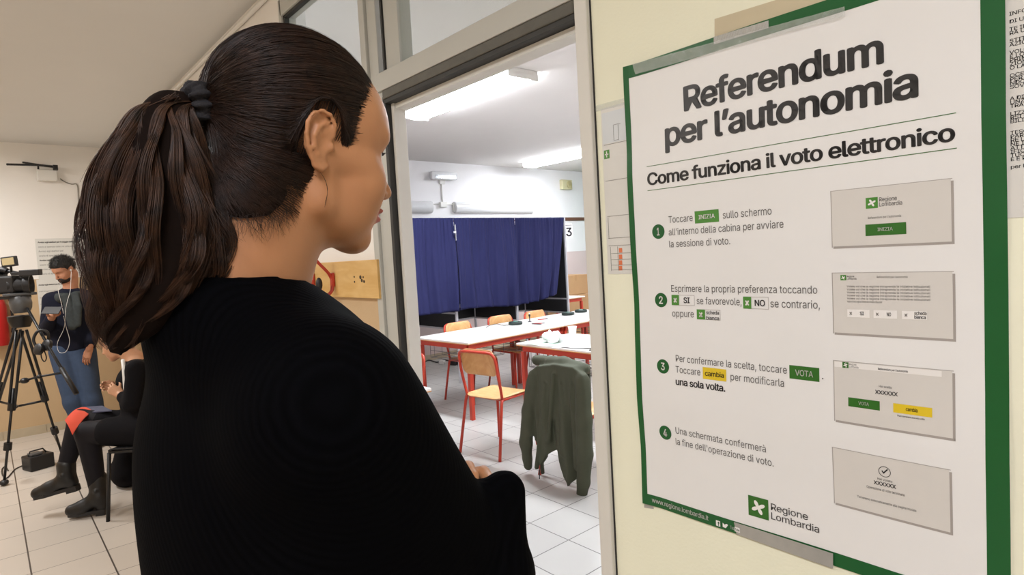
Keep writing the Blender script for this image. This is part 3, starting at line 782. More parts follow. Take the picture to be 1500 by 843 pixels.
# chairs
def rr_sheet(w_, d_, r, bend, n=10):
    """rounded rectangle outline"""
    out = []
    for cx, cy, a0 in ((w_ / 2 - r, d_ / 2 - r, 0), (-w_ / 2 + r, d_ / 2 - r, 90), (-w_ / 2 + r, -d_ / 2 + r, 180), (w_ / 2 - r, -d_ / 2 + r, 270)):
        for k in range(n): a = math.radians(a0 + 90 * k / (n - 1)); out.append((cx + r * math.cos(a), cy + r * math.sin(a)))
    return out
def ply(w_, d_, r, th, M, bend=None):
    """curved plywood panel: rings shrunk towards the middle, both faces"""
    o = rr_sheet(w_, d_, r, 0); k = len(o); vs = []; fs = []
    rings = [1, .97, .8, .6, .4, .2, .02]
    def P(x, y, z): z2 = z + (bend(x, y) if bend else 0); return tuple(M @ Vector((x, y, z2)))
    lay = [(s_, th / 2 if s_ < 1 else th / 2 - .003) for s_ in reversed(rings)] + [(s_, -th / 2 if s_ < 1 else -th / 2 + .003) for s_ in rings]
    for s_, z in lay: vs += [P(x * s_, y * s_, z) for x, y in o]
    for i in range(len(lay) - 1):
        for j in range(k): fs.append((i * k + j, i * k + (j + 1) % k, (i + 1) * k + (j + 1) % k, (i + 1) * k + j))
    fs.append(tuple(range(k))); fs.append(tuple(reversed([(len(lay) - 1) * k + j for j in range(k)])))
    return vs, fs
def make_chair(label, mw_=None, mf_=None):
    M_ply_, M_red_ = mw_ or M_ply, mf_ or M_red
    t = thing('school_chair', label, 'chair', (0, 0, 0), 0)
    s = MB(); s.add(*ply(.38, .40, .07, .011, Matrix.Translation((0, .0, .452)), lambda x, y: -.012 * (1 - (x / .19) ** 2) + (-.02 * max(0, (y - .12) / .08) ** 2)))
    s.build('seat', M_ply_, t, smooth=True, angle=60)
    b = MB(); Mb = Matrix.Translation((0, -.213, .715)) @ Matrix.Rotation(math.radians(98), 4, 'X')
    b.add(*ply(.345, .205, .055, .010, Mb, lambda x, y: -.022 * (1 - (x / .17) ** 2)))
    b.build('backrest', M_ply_, t, smooth=True, angle=60)
    for sx in (-1, 1):
        l = MB(); l.tube([(sx * .205, -.262, 0), (sx * .185, -.185, .40), (sx * .182, -.172, .44)], .0115, 10); l.build('leg', M_red_, t, smooth=True)
        l = MB(); l.tube([(sx * .20, .20, 0), (sx * .172, .172, .425)], .0115, 10); l.build('leg', M_red_, t, smooth=True)
    bf = MB(); pts = [(-.181, -.170, .445), (-.185, -.185, .52), (-.187, -.212, .64), (-.186, -.226, .73), (-.176, -.236, .775), (-.150, -.243, .797), (-.10, -.252, .803), (0, -.257, .804)]
    pts = catmull(pts + [(-x, y, z) for x, y, z in reversed(pts[:-1])], 4); bf.tube(pts, .0112, 10); bf.build('back_frame', M_red_, t, smooth=True)
    sf = MB()
    for sx in (-1, 1): sf.tube([(sx * .182, -.170, .436), (sx * .172, .172, .430)], .0105, 8)
    sf.tube([(-.172, .16, .428), (.172, .16, .428)], .0105, 8); sf.tube([(-.18, -.15, .432), (.18, -.15, .432)], .0105, 8)
    sf.build('seat_frame', M_red_, t, smooth=True)
    return t
chair = make_chair('wooden school chair with red tube frame, empty and nearest, left of the jacket')
chair.location = (-3.655, 2.985, 0); chair.rotation_euler.z = math.radians(9)
dup(chair, (-2.80, 3.035, 0), math.radians(1), 'school chair carrying the olive green jacket over its back')
dup(chair, (-5.12, 3.86, 0), math.radians(-86), 'school chair behind the long table, left of the other two there')
dup(chair, (-5.17, 4.50, 0), math.radians(-88), 'school chair behind the long table with its back by the left round black puck')
dup(chair, (-5.15, 5.05, 0), math.radians(-84), 'school chair behind the long table, right of the other two, near the small stand')
dup(chair, (-4.02, 2.20, 0), math.radians(178), 'school chair whose back edge peeps over the table corner by the sweater')
# jacket draped over a chair back
M_jacket = mat('olive_jacket', '474a3b', .75, var=.14, scale=14, bump=.5, bscale=50, spec=.25)
JX, JY = -2.80, 2.765
def jx(px, py): p = on_plane(1, 2.80, px, py); return p[0], p[2]
Fj = Field(ar(-3.2, -2.4, .008), ar(2.60, 3.05, .008), ar(-.02, .90, .008))
body = [jx(*p) for p in [(797, 534), (822, 531), (850, 535), (866, 548), (872, 580), (874, 640), (868, 690), (856, 697), (845, 708), (838, 695), (831, 672), (824, 656), (815, 662), (806, 678), (804, 693), (800, 691), (799, 668), (793, 640), (784, 600), (784, 560), (788, 542)]]
def fold(x, z): return .016 * np.sin((x - JX) * 34 + np.sin(z * 5) * 1.2) * np.clip((.82 - z) * 3, .1, 1.0) + .010 * np.sin((x - JX) * 71 + z * 6) * np.clip((.82 - z) * 2.5, 0, 1)
def fn(P):
    x, y, z = P[..., 0], P[..., 1], P[..., 2]
    dp = poly_sd(x, z, body); yy = JY - .035 + fold(x, z) + .03 * np.clip((z - .55), 0, .3)
    return np.maximum(dp, np.abs(y - yy) - .014) * .8
Fj.op(fn, (-3.2, 2.6, -.1), (-2.4, 3, .85), .012)
# over the rail and down the front side
frontp = [(JX - .23, .80), (JX + .23, .79), (JX + .22, .42), (JX + .05, .52), (JX - .06, .50), (JX - .2, .40)]
def fn2(P):
    x, y, z = P[..., 0], P[..., 1], P[..., 2]
    return np.maximum(poly_sd(x, z, frontp), np.abs(y - (2.862 + .012 * np.sin(x * 40))) - .010) * .85
Fj.op(fn2, (-3.1, 2.75, .35), (-2.5, 2.95, .82), .02)
Fj.cone((JX - .20, 2.80, .792), (JX + .06, 2.80, .802), .035, .035, .03); Fj.cone((JX + .06, 2.80, .802), (JX + .23, 2.80, .775), .035, .04, .03)
Fj.cone((JX - .05, 2.785, .80), (JX + .07, 2.785, .805), .03, .028, .02)
def arm(P_, R_):
    q = [(jx(*p)[0], 2.745 + dy, jx(*p)[1]) for p, dy in P_]; Fj.chain(q, R_, .02, flat=((0, 1, 0), 1.25))
arm([((791, 552), 0), ((785, 600), -.015), ((782, 645), -.02), ((784, 668), -.02), ((785, 678), -.02)], [.045, .05, .05, .036, .034])
arm([((862, 556), 0), ((867, 610), -.02), ((870, 660), -.03), ((868, 700), -.03), ((865, 722), -.03)], [.05, .055, .055, .044, .036])
for (a, b) in (((812, 560), (800, 680)), ((835, 560), (838, 660)), ((850, 560), (858, 680)), ((824, 545), (818, 640))):
    pa, pb_ = jx(*a), jx(*b); Fj.cone((pa[0], JY - .05, pa[1]), (pb_[0], JY - .055, pb_[1]), .008, .016, .02)
V, F = Fj.mesh()
jk = thing('jacket', 'olive green jacket hung over the back of the chair nearest the door', 'jacket', (JX, JY, .1))
o = mesh_obj('jacket_shell', V - np.array(jk.location), F, M_jacket, jk, relax=1)
zp = MB(); a = jx(803, 690); b = jx(803, 703)
zp.tube([(a[0], JY - .045, a[1] + .03), (a[0] - .004, JY - .046, a[1] - .02), (b[0], JY - .046, b[1])], .004, 8)
o = zp.build('zip_pull', M_black, jk, smooth=True); o.matrix_parent_inverse = Matrix.Translation(-Vector(jk.location))
# voting booths
M_curtain = mat('navy_curtain', '25274c', .8, var=.1, scale=6, bump=.25, bscale=300, spec=.15)
M_bpanel = mat('black_panel', '131316', .7, var=.1)
M_post = mat('grey_post', 'bcbcc0', .4, metal=.3, var=.05)
BX, BXB = -5.90, -6.80
BY = [3.27, 4.235, 5.205, 6.17]
def booth(i, label):
    y0, y1 = BY[i], BY[i + 1]; t = thing('voting_booth', label, 'voting booth', (BX, (y0 + y1) / 2, 0), 0)
    inv = Matrix.Translation(-Vector(t.location))
    def p(mb, name, m, **k): o = mb.build(name, m, t, **k); o.matrix_parent_inverse = inv; return o
    e = .012
    for x, y in ((BX, y1), (BXB, y1)) + (((BX, y0), (BXB, y0)) if i == 0 else ()):
        p(MB().box((x - .014, y - .0139, 0), (x + .014, y + .0139, 1.985), b=.003), 'post', M_post)
    for z in (.64, .835, 1.955): p(MB().box((BXB + .015, y1 - .010, z), (BX - .015, y1 + .010, z + .02)), 'rail', M_post)
    for x, z in ((BXB, 1.957), (BX, 1.957), (BXB, .64)): p(MB().box((x - .008, y0 + .015, z), (x + .008, y1 - .015, z + .02)), 'rail', M_post)
    p(MB().box((BXB + .016, y1 - .004, .6605), (BX - .016, y1 + .004, 1.954)), 'side_panel', M_bpanel)
    p(MB().box((BXB - .004, y0 + .016, .662), (BXB + .004, y1 - .016, 1.953)), 'back_panel', M_bpanel)
    sh = MB(); sh.box((BXB + .03, y0 + .03, .853), (BXB + .36, y1 - .03, .868)); p(sh, 'writing_shelf', M_top)
    return t
booth(0, 'voting booth frame left of the number two sign, nearest the doorpost')
booth(1, 'voting booth frame in the middle between the number two sign and the last booth')
booth(2, 'voting booth frame at the right end, next to the number three sign')
def curtain(i, label, zb, right=None, amp=.02, ph=0.0):
    y0, y1 = BY[i] + .006, BY[i + 1] - .006; mb = MB()
    nu, nv = 150, 40
    def fn(side):
        def g(u, v):
            z = 1.985 - (1.985 - zb(u)) * v
            yl, yr = y0, (y1 if right is None else y1 - right(v))
            y = yl + (yr - yl) * u
            w_ = amp * (.35 + .65 * v) * (math.sin(u * 26 + ph + math.sin(v * 2.2 + ph) * .8) + .6 * math.sin(u * 47 + 2 * ph - v * 1.5)) + .006 * math.sin(u * 120) * (1 - v)
            bulge = .035 * math.sin(v * 3.0) * math.sin(u * 7 + ph)
            return (BX + .045 + w_ + bulge + (side * .0015), y, z)
        return g
    mb.grid(fn(1), nu, nv); n0 = len(mb.v); mb.grid(fn(-1), nu, nv)
    for k in range(nu - 1):
        for r0 in (0, (nv - 1) * nu): mb.f.append((r0 + k, r0 + k + 1, n0 + r0 + k + 1, n0 + r0 + k)); mb.m.append(0)
    for k in range(nv - 1):
        for c0 in (0, nu - 1): mb.f.append((k * nu + c0, (k + 1) * nu + c0, n0 + (k + 1) * nu + c0, n0 + k * nu + c0)); mb.m.append(0)
    return tag(mb.build('booth_curtain', M_curtain, None, smooth=True), label, 'curtain')
curtain(0, 'navy blue curtain of the booth left of the number two sign', lambda u: .885 - .01 * u, amp=.018, ph=.4)
curtain(1, 'navy blue curtain of the middle booth, hanging right of the number two sign', lambda u: .885 - .03 * u + .01 * math.sin(u * 5), amp=.02, ph=1.9)
curtain(2, 'navy blue curtain gathered open at the booth by the number three sign', lambda u: .855 + .04 * u + .09 * max(0, (u - .5)) , right=lambda v: .03 + .21 * v ** 1.5, amp=.028, ph=3.7)
M_sign = mat('sign_paper', 'eeecea', .5, var=.02)
def sign(px, py, txt, rz, label, y):
    t = thing('number_sign', label, 'sign', (BX + .022, y, 0), rz)
    s = MB().box((-.001, -.055, 1.715), (.001, .055, 1.90)); s.build('sign_card', M_sign, t)
    vs, fs = glyphs(txt, .02); a = min(v[0] for v in vs); b = max(v[0] for v in vs); k = .115 / CAPH
    g_ = MB(); g_.add([(.0016, (v[0] - (a + b) / 2) * k * .95, 1.725 + v[1] * k) for v in vs], fs); g_.build('sign_number', M_ink, t)
    cp = MB(); cp.box((-.012, -.075, 1.80), (-.0011, -.02, 1.82)); cp.box((-.030, -.075, 1.80), (-.0121, -.045, 1.82)); cp.build('sign_clip', M_post, t)
    l2 = MB(); l2.box((.0011, -.045, 1.872), (.0016, .045, 1.880)); l2.build('sign_print', M_ink2, t)
    return t
sign(664, 335, '2', math.radians(63), 'white card with a number 2, seen nearly edge on between two blue curtains', 4.225).location.x = BX + .09
sign(836, 342, '3', math.radians(-28), 'white card with a number 3 on the last booth post', 6.235)
# cardboard boxes
M_card = mat('cardboard', 'b08a60', .8, var=.08, scale=8); M_ctape = mat('packing_tape', 'a57d52', .35, var=.05)
def carton(x, y, z, w_, d_, h, rz, label):
    t = thing('cardboard_box', label, 'box', (x, y, z), rz, None)
    MB().box((-w_ / 2, -d_ / 2, 0), (w_ / 2, d_ / 2, h), b=.004).build('carton', M_card, t)
    tp = MB(); tp.box((-w_ / 2 - .0006, -.025, h * .72), (w_ / 2 + .0006, .025, h + .0006)); tp.build('packing_tape', M_ctape, t)
    fl = MB(); fl.box((-w_ / 2 + .004, -.0022, h + .0007), (w_ / 2 - .004, .0022, h + .0016)); fl.build('flap_seam', M_ctape, t)
    return t
carton(-7.22, 7.55, 0, .42, .60, .36, 0, 'brown cardboard box at the bottom of the stack beside the last booth')
carton(-7.21, 7.54, .3635, .42, .60, .40, 0, 'brown cardboard box in the middle of the stack beside the last booth')
carton(-7.23, 7.56, .767, .42, .59, .33, 0, 'brown cardboard box on top of the stack beside the last booth')
# fixtures on the end wall
M_fix = mat('fixture_cover', 'd8d8d8', .25, var=.03, spec=.6)
def wall_light(y0, y1, z0, z1, label):
    t = thing('wall_light', label, 'wall light', (XF, (y0 + y1) / 2, z0)); L = y1 - y0; H_ = z1 - z0
    pr = [(.02 + .07 * math.sin(a), H_ / 2 - H_ / 2 * math.cos(a)) for a in np.linspace(0, math.pi, 12)]
    c_ = MB(); Mx = Matrix(((1, 0, 0, 0), (0, 0, 1, -L / 2), (0, 1, 0, 0), (0, 0, 0, 1))); c_.prism([(.004, 0)] + pr + [(.004, H_)], L, Mx); c_.build('cover', M_fix, t, smooth=True, angle=45, bevel=.012)
    e = MB(); e.box((0, -L / 2 - .02, .02), (.035, L / 2 + .02, H_ - .02), b=.004); e.build('mounting_plate', M_white, t)
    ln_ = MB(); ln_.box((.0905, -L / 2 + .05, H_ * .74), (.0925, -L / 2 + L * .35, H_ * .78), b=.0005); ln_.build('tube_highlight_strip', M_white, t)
    return t
wall_light(5.53, 7.17, 2.19, 2.37, 'long white wall light above the middle and right curtains')
wall_light(3.50, 5.12, 2.19, 2.37, 'white wall light cut off by the doorpost above the left curtain')
t = thing('emergency_lamp', 'small white emergency lamp on a bracket high above the junction box', 'emergency lamp', (XF, 5.34, 2.69))
MB().box((.03, -.23, 0), (.10, .23, .115), b=.012).build('lamp_body', M_fix, t)
M_silver = mat('silver_reflector', 'c8ccd2', .15, metal=.8, var=.02)
MB().box((.1005, -.17, .015), (.104, .20, .065), b=.001).build('reflector', M_silver, t)
MB().box((0, -.05, -.06), (.03, .05, .06), b=.004).build('bracket', M_white, t)
MB().tube([(.012, -.01, -.06), (.012, -.01, -.33)], .010, 8).build('conduit', M_white, t, smooth=True)
t = thing('junction_box', 'white junction box on the wall between the two long wall lights', 'junction box', (XF, 5.33, 2.28))
MB().box((0, -.06, 0), (.05, .06, .08), b=.006).build('box_cover', M_white, t); MB().tube([(.012, -.20, .045), (.012, .20, .045)], .009, 8).build('conduit', M_white, t, smooth=True)
M_yelp = mat('yellowed_plastic', 'cfc8a0', .5)
t = thing('wall_speaker', 'yellowed square wall speaker near the far corner under the ceiling', 'speaker', (XF, 8.03, 2.62))
MB().box((0, -.13, 0), (.07, .13, .17), b=.01).build('speaker_case', M_yelp, t)
MB().lathe([(.065, 0), (.062, .012), (.02, .016)], 24, Matrix.Translation((.07, .05, .085)) @ Matrix.Rotation(math.pi / 2, 4, 'Y')).build('speaker_cone', mat('tan_grille', 'b0a67a', .6), t, smooth=True)
# things on the tables
M_puck = mat('dark_green_rubber', '1c2a25', .5, var=.1)
def puck(px, py, label):
    p = on_plane(2, .75, px, py); t = thing('round_hub', label, 'puck', (p[0], p[1], .7352))
    MB().lathe([(.070, 0), (.078, .006), (.078, .026), (.070, .034), (.050, .036), (.045, .030), (.0, .030)], 28, close=True).build('puck_body', M_puck, t, smooth=True, angle=40)
    MB().lathe([(.028, .0305), (.028, .037), (.020, .039), (0, .039)], 20).build('puck_cap', mat('puck_cap', '5c8a78', .4), t, smooth=True, angle=40)
    return t
puck(755, 474, 'dark round puck with a cable on the long table, leftmost of three')
puck(832, 460, 'dark round puck on the far table just in front of the last booth post')
puck(851, 456, 'dark round puck on the far table in front of the cardboard boxes')
def cable(name, pts, r, label, m=M_black, cat='cable'):
    mb = MB(); mb.tube(catmull(pts, 6), r, 8); return tag(mb.build(name, m, None, smooth=True), label, cat)
def tp(px, py, z=.7385): p = on_plane(2, z, px, py); return (p[0], p[1], z)
cable('table_cable', [tp(*q) for q in ((745, 476), (738, 477), (728, 475), (718, 477), (712, 480))], .003, 'thin black cable lying on the white table beside the left puck')
def sheet_on(px, py, w_, d_, rz, m, label, z=.7355, cat='paper', name='paper_sheet', wav=.002):
    p = on_plane(2, z, px, py); mb = MB()
    mb.grid(lambda u, v: ((u - .5) * w_, (v - .5) * d_, wav * (1 + math.sin(u * 9 + v * 4)) + .0004), 14, 14); n0 = len(mb.v); mb.add([(x, y, zz + .0006) for x, y, zz in mb.v], [tuple(reversed(f)) for f in list(mb.f)])
    o = mb.build(name, m); o.location = (p[0], p[1], z); o.rotation_euler.z = rz; return tag(o, label, cat)
M_pap = mat('white_paper', 'eeeeec', .6, var=.02); M_pgr = mat('pale_green_print', 'a9bdae', .5, var=.1)
sheet_on(782, 471, .21, .15, .4, M_pap, 'white paper on the long table beside the red pen')
sheet_on(800, 504, .30, .21, .15, M_pgr, 'pale green printed sheet at the near edge of the cup table')
sheet_on(835, 500, .30, .21, -.3, M_pap, 'white sheet lying in front of the white cup')
sheet_on(850, 507, .30, .21, .35, M_pap, 'white sheet near the right jamb on the cup table', z=.7405)
def pen(px, py, rz, m, label):
    p = on_plane(2, .74, px, py); t = thing('pen', label, 'pen', (p[0], p[1], .7400), rz)
    MB().tube([(-.065, 0, .0), (.04, 0, .0)], .0045, 10).build('barrel', m, t, smooth=True); MB().tube([(.041, 0, 0), (.062, 0, 0), (.070, 0, 0)], [.0045, .0035, .001], 10).build('tip', M_black, t, smooth=True)
M_redp = mat('red_plastic', 'b8322c', .35)
pen(789, 474, .8, M_redp, 'red pen on the long table in front of the paper'); pen(795, 468, 1.3, M_redp, 'red pen further back on the long table by the third chair')
M_bl = mat('black_pen', '222226', .4)
pen(786, 475, .2, M_bl, 'dark pen crossing beside the front red pen')
p = on_plane(2, .75, 776, 470); t = thing('desk_stand', 'tiny dark upright stand on the long table by the papers', 'stand', (p[0], p[1], .7352))
MB().lathe([(.022, 0), (.022, .006), (.006, .010), (.006, .06), (.012, .065), (.012, .085), (.004, .09)], 16).build('stand_body', M_black, t, smooth=True, angle=40)
MB().lathe([(.008, .0905), (.006, .10), (.0, .102)], 12).build('stand_tip', M_white, t, smooth=True)
p = on_plane(2, .75, 839, 494); t = thing('plastic_cup', 'white plastic cup standing on the table behind the jacket', 'cup', (p[0], p[1], .7352))
MB().lathe([(0, .002), (.026, 0), (.028, .004), (.033, .06), (.039, .105), (.041, .107), (.038, .108), (.031, .06), (.025, .006), (0, .006)], 28, close=False).build('cup_wall', M_white, t, smooth=True, angle=50)
MB().lathe([(.0395, .1072), (.0425, .109), (.0395, .111), (.038, .109), (.0395, .1072)], 28, close=False).build('cup_rim', M_white, t, smooth=True)
Ft = Field(ar(-.14, .14, .007), ar(-.12, .12, .007), ar(-.01, .16, .007))
rr = random.Random(3)
for k in range(15):
    a = rr.uniform(0, 6.28); r_ = rr.uniform(.01, .075); h_ = rr.uniform(.02, .12) * (1 - r_ * 5); c_ = (r_ * math.cos(a), r_ * math.sin(a), .012 + h_ * .5)
    ax_ = np.array(Euler((rr.uniform(-1, 1), rr.uniform(-1, 1), rr.uniform(0, 3))).to_matrix()); Ft.ell(c_, (.055, .045, .010), ax_, .008)
Ft.op(lambda P: -P[..., 2] + .001, (-.2, -.2, -.1), (.2, .2, .2), .002, 'i')
V, F = Ft.mesh(); p = on_plane(2, .75, 812, 499); o = mesh_obj('crumpled_tissue', V, F, M_pap, relax=0, smooth=False); o.location = (p[0], p[1], .7415)
tag(o, 'crumpled white tissue on the table left of the cup', 'tissue')
p = on_plane(2, .74, 872, 511); t = thing('phone', 'dark phone at the edge of the cup table beside the jamb', 'phone', (p[0], p[1], .7352), .6)
MB().box((-.04, -.08, 0), (.04, .08, .009), b=.003).build('phone_body', M_black, t); MB().box((-.036, -.072, .0091), (.036, .072, .0095)).build('phone_screen', mat('phone_glass', '15151c', .1, var=0), t)
# power cords by the wall
fl = lambda px, py, z=.012: (lambda q: (q[0], q[1], z))(on_plane(2, z, px, py))
cable('floor_cable', [fl(*q) for q in ((612, 540), (620, 533), (628, 528), (640, 531), (650, 528), (662, 530), (672, 534))], .009, 'black power cord snaking on the floor under the booths')
def plug(px, py, label, s=1.0, m=M_black):
    q = on_plane(2, .0, px, py); t = thing('power_adapter', label, 'power adapter', (q[0], q[1], 0), .4)
    MB().box((-.05 * s, -.04 * s, 0), (.05 * s, .04 * s, .07 * s), b=.008).build('adapter_case', m, t); MB().tube([(.05 * s, 0, .03 * s), (.075 * s, 0, .03 * s)], .010, 8).build('strain_relief', m, t, smooth=True)
plug(617, 541, 'black power adapter on the floor beside the doorpost'); plug(665, 535, 'black power adapter on the floor below the first booth post', 1.1); plug(648, 534, 'white power adapter on the floor between two black ones', .8, M_white)
# coat hook board on the corridor wall
M_board = wood('hook_board_wood', 'd0a560', 'ddb877', (1.2, 5, 5), .45)
hb = thing('coat_hook_board', 'wooden coat hook board with red hooks on the wall behind her chin', 'hook board', (-2.48, DW, 1.385))
ob = MB().box((-.62, -.022, 0), (.413, 0, .150), b=.002).build('board', M_board, hb)
M_hole = mat('screw_hole', '3a2a18', .7)
def hook(x):
    for dx in (-.010, .010): pass
    h = MB()
    for dx in (-.008, .008):
        h.tube(catmull([(x + dx, -.030, .075), (x + dx, -.045, .105), (x + dx, -.085, .150), (x + dx, -.105, .178), (x + dx, -.108, .188)], 5), .0042, 8)
        h.tube(catmull([(x + dx, -.030, .070), (x + dx, -.034, .030), (x + dx, -.055, .012), (x + dx * .7, -.078, .022), (x + dx * .5, -.086, .040)], 5), .0045, 8)
    h.box((x - .016, -.034, .045), (x + .016, -.0225, .105), b=.005)
    o = h.build('coat_hook', M_red, hb, smooth=True, angle=40)
    k = MB(); k.ell((x, -.088, .060), (.014, .014, .028), 14); k.build('hook_tip', M_black, o, smooth=True)
for x in (.030, -.175, -.38): hook(x)
hl = MB()
for x, z, r_ in ((.222, .085, .004), (.222, .065, .004), (.275, .083, .008), (.285, .070, .007), (.298, .083, .004), (.303, .066, .006)): hl.lathe([(r_, 0), (r_, .0012)], 10, Matrix.Translation((x, -.0222, z)) @ Matrix.Rotation(math.pi / 2, 4, 'X'))
hl.build('screw_holes', M_hole, hb)
# ---------------------------------------------------------------- people: shared builders
M_skin = mat('skin', 'ae7a54', .5, var=.06, scale=30, bump=.06, bscale=300, spec=.35, sss=.12)
M_lip = mat('lip_skin', 'a8574c', .42, var=.08, scale=60)
M_boot = mat('black_leather', '0f0e0e', .42, var=.15, scale=25, bump=.2, bscale=80)
M_iris = mat('eye_dark', '2a1a12', .2); M_eyew = mat('eye_white', 'd8d2ca', .25)
def frame(yaw, pitch, roll):
    """columns: forward, left, up"""
    F = np.array([-math.sin(yaw), math.cos(yaw), 0]); L = np.array([-math.cos(yaw), -math.sin(yaw), 0]); U = np.array([0, 0, 1.])
    F2 = math.cos(pitch) * F - math.sin(pitch) * U; U2 = math.sin(pitch) * F + math.cos(pitch) * U
    return np.stack([F2, math.cos(roll) * L + math.sin(roll) * U2, -math.sin(roll) * L + math.cos(roll) * U2], 1)
def head(Fd, O, R, s=1.0, male=False, ears=True):
    cm = .01 * s
    W = lambda p: np.array(O) + R @ (np.array(p, float) * cm)
    def E(c, r, k=.8, mode='u', rot=None): Fd.ell(W(c), np.array(r) * cm, R if rot is None else R @ rot, k * cm, mode)
    def C(a, b, ra, rb, k=.8, mode='u'): Fd.cone(W(a), W(b), ra * cm, rb * cm, k * cm, mode)
    ry = lambda d: np.array(Matrix.Rotation(math.radians(d), 3, 'Y')); rz = lambda d: np.array(Matrix.Rotation(math.radians(d), 3, 'Z')); rx = lambda d: np.array(Matrix.Rotation(math.radians(d), 3, 'X'))
    E((.2, 0, 4.0), (9.2, 7.25, 8.5))
    E((3.8, 0, 3.3), (6.1, 6.75, 6.2), 1.5)                      # forehead
    E((3.9, 0, -2.2), (5.1, 6.0, 7.6), 1.5)                     # face
    for y in (-1, 1):
        C((1.0, y * 4.5, -5.6), (7.2, y * 1.6, -8.55), 1.5, 1.5, 1.8)     # jaw line
        C((0.2, y * 5.6, -.5), (1.0, y * 4.7, -5.3), 1.3, 1.2, 1.6)
        E((6.1, y * 3.9, -2.6), (2.7, 2.5, 2.9), 1.6)           # cheeks
        E((3.2, y * 5.5, -.6), (3.0, 1.1, 1.3), 1.2)            # cheekbone
        E((5.4, y * 3.1, -5.2), (2.9, 2.3, 3.0), 1.6)           # beside mouth
        C((8.35, y * 1.0, 2.9), (7.4, y * 4.4, 3.0), .85, .85, 1.2)       # brow
    E((7.5, 0, -8.95), (1.9, 2.1, 1.5), 1.0)                     # chin
    E((4.4, 0, -7.3), (4.3, 3.2, 1.9), 1.6)                     # under the jaw
    E((8.2, 0, -5.6), (1.75, 2.6, 2.0), 1.0)                    # muzzle
    for y in (-1, 1):
        E((9.0, y * 3.1, 1.1), (2.0, 1.75, 1.15), .8, 's')      # eye sockets
        E((7.05, y * 3.15, 1.05), (1.3, 1.3, 1.2), .25)         # eyeball under the lids
        C((8.15, y * 2.0, 1.75), (7.6, y * 4.3, 1.75), .28, .26, .45); C((8.05, y * 2.0, .35), (7.55, y * 4.2, .45), .22, .2, .5)
    C((8.6, 0, 2.4), (10.9, 0, -2.2), .55, .88, .7)            # nose
    E((11.1, 0, -2.6), (.95, .95, .82), .5)
    for y in (-1, 1):
        E((10.0, y * 1.15, -2.9), (.95, .62, .62), .4)
        E((10.45, y * .55, -3.45), (.42, .26, .3), .15, 's')
    E((9.55, 0, -4.0), (.75, .7, .9), .6)                       # philtrum
    for y in (-1, 1):
        E((9.6, y * .75, -5.0), (.72, 1.35, .42), .3, rot=rz(-y * 22))
        E((9.4, y * .7, -6.05), (.75, 1.3, .55), .3, rot=rz(-y * 22))
    E((10.3, 0, -5.5), (.45, 1.6, .07), .10, 's')
    E((9.9, 0, -7.35), (.9, 1.6, .45), .5, 's')
    if ears:
        for y in (-1, 1):
            # ear frame: a forward, b up, n outward
            base = np.array((-.7, y * 6.85, .25)); tilt = math.radians(14); fl = math.radians(3)
            a_ = np.array((math.cos(tilt) * math.cos(fl), y * -math.sin(fl) * 1.0, -math.sin(tilt) * .0)); 
            b_ = np.array((-math.sin(tilt), y * .10, math.cos(tilt)))
            a_ = a_ / np.linalg.norm(a_); b_ = b_ - a_ * (a_ @ b_); b_ /= np.linalg.norm(b_); n_ = np.cross(a_, b_) ; n_ = n_ if n_[1] * y > 0 else -n_
            Q = lambda a, b, n=0: base + a_ * a * 1.12 + b_ * b + n_ * n
            RE = np.stack([a_, b_, n_], 1)
            def EE(c, r, k=.15, mode='u'): Fd.ell(W(Q(*c)), np.array(r) * cm, R @ RE, k * cm, mode)
            EE((-.35, .5, .35), (1.55, 2.6, .42), .3); EE((.1, -1.9, .3), (.75, 1.0, .38), .3)
            EE((.15, -.1, .95), (.75, 1.15, .48), .2, 's'); EE((-.3, 1.75, .75), (.55, .75, .32), .2, 's'); EE((-1.15, .6, .75), (.22, 1.5, .22), .15, 's')
            hel = [(.55, .1, .35), (1.05, .9, .5), (1.0, 1.9, .7), (.4, 2.75, .85), (-.5, 3.0, .9), (-1.35, 2.5, .95), (-1.75, 1.5, .95), (-1.7, .4, .9), (-1.35, -.7, .8), (-.8, -1.7, .65), (-.3, -2.5, .5), (.3, -2.75, .45), (.75, -2.3, .35)]
            Fd.chain([W(Q(*p)) for p in hel], [.24 * cm] * 6 + [.26 * cm] * 4 + [.34 * cm] * 3, .12 * cm)
            ant = [(.1, 1.9, .6), (-.55, 1.4, .75), (-.9, .5, .8), (-.75, -.6, .75), (-.2, -1.35, .6)]
            Fd.chain([W(Q(*p)) for p in ant], [.26 * cm] * 5, .15 * cm)
            EE((.95, -.35, .55), (.32, .55, .32), .2)
    return W
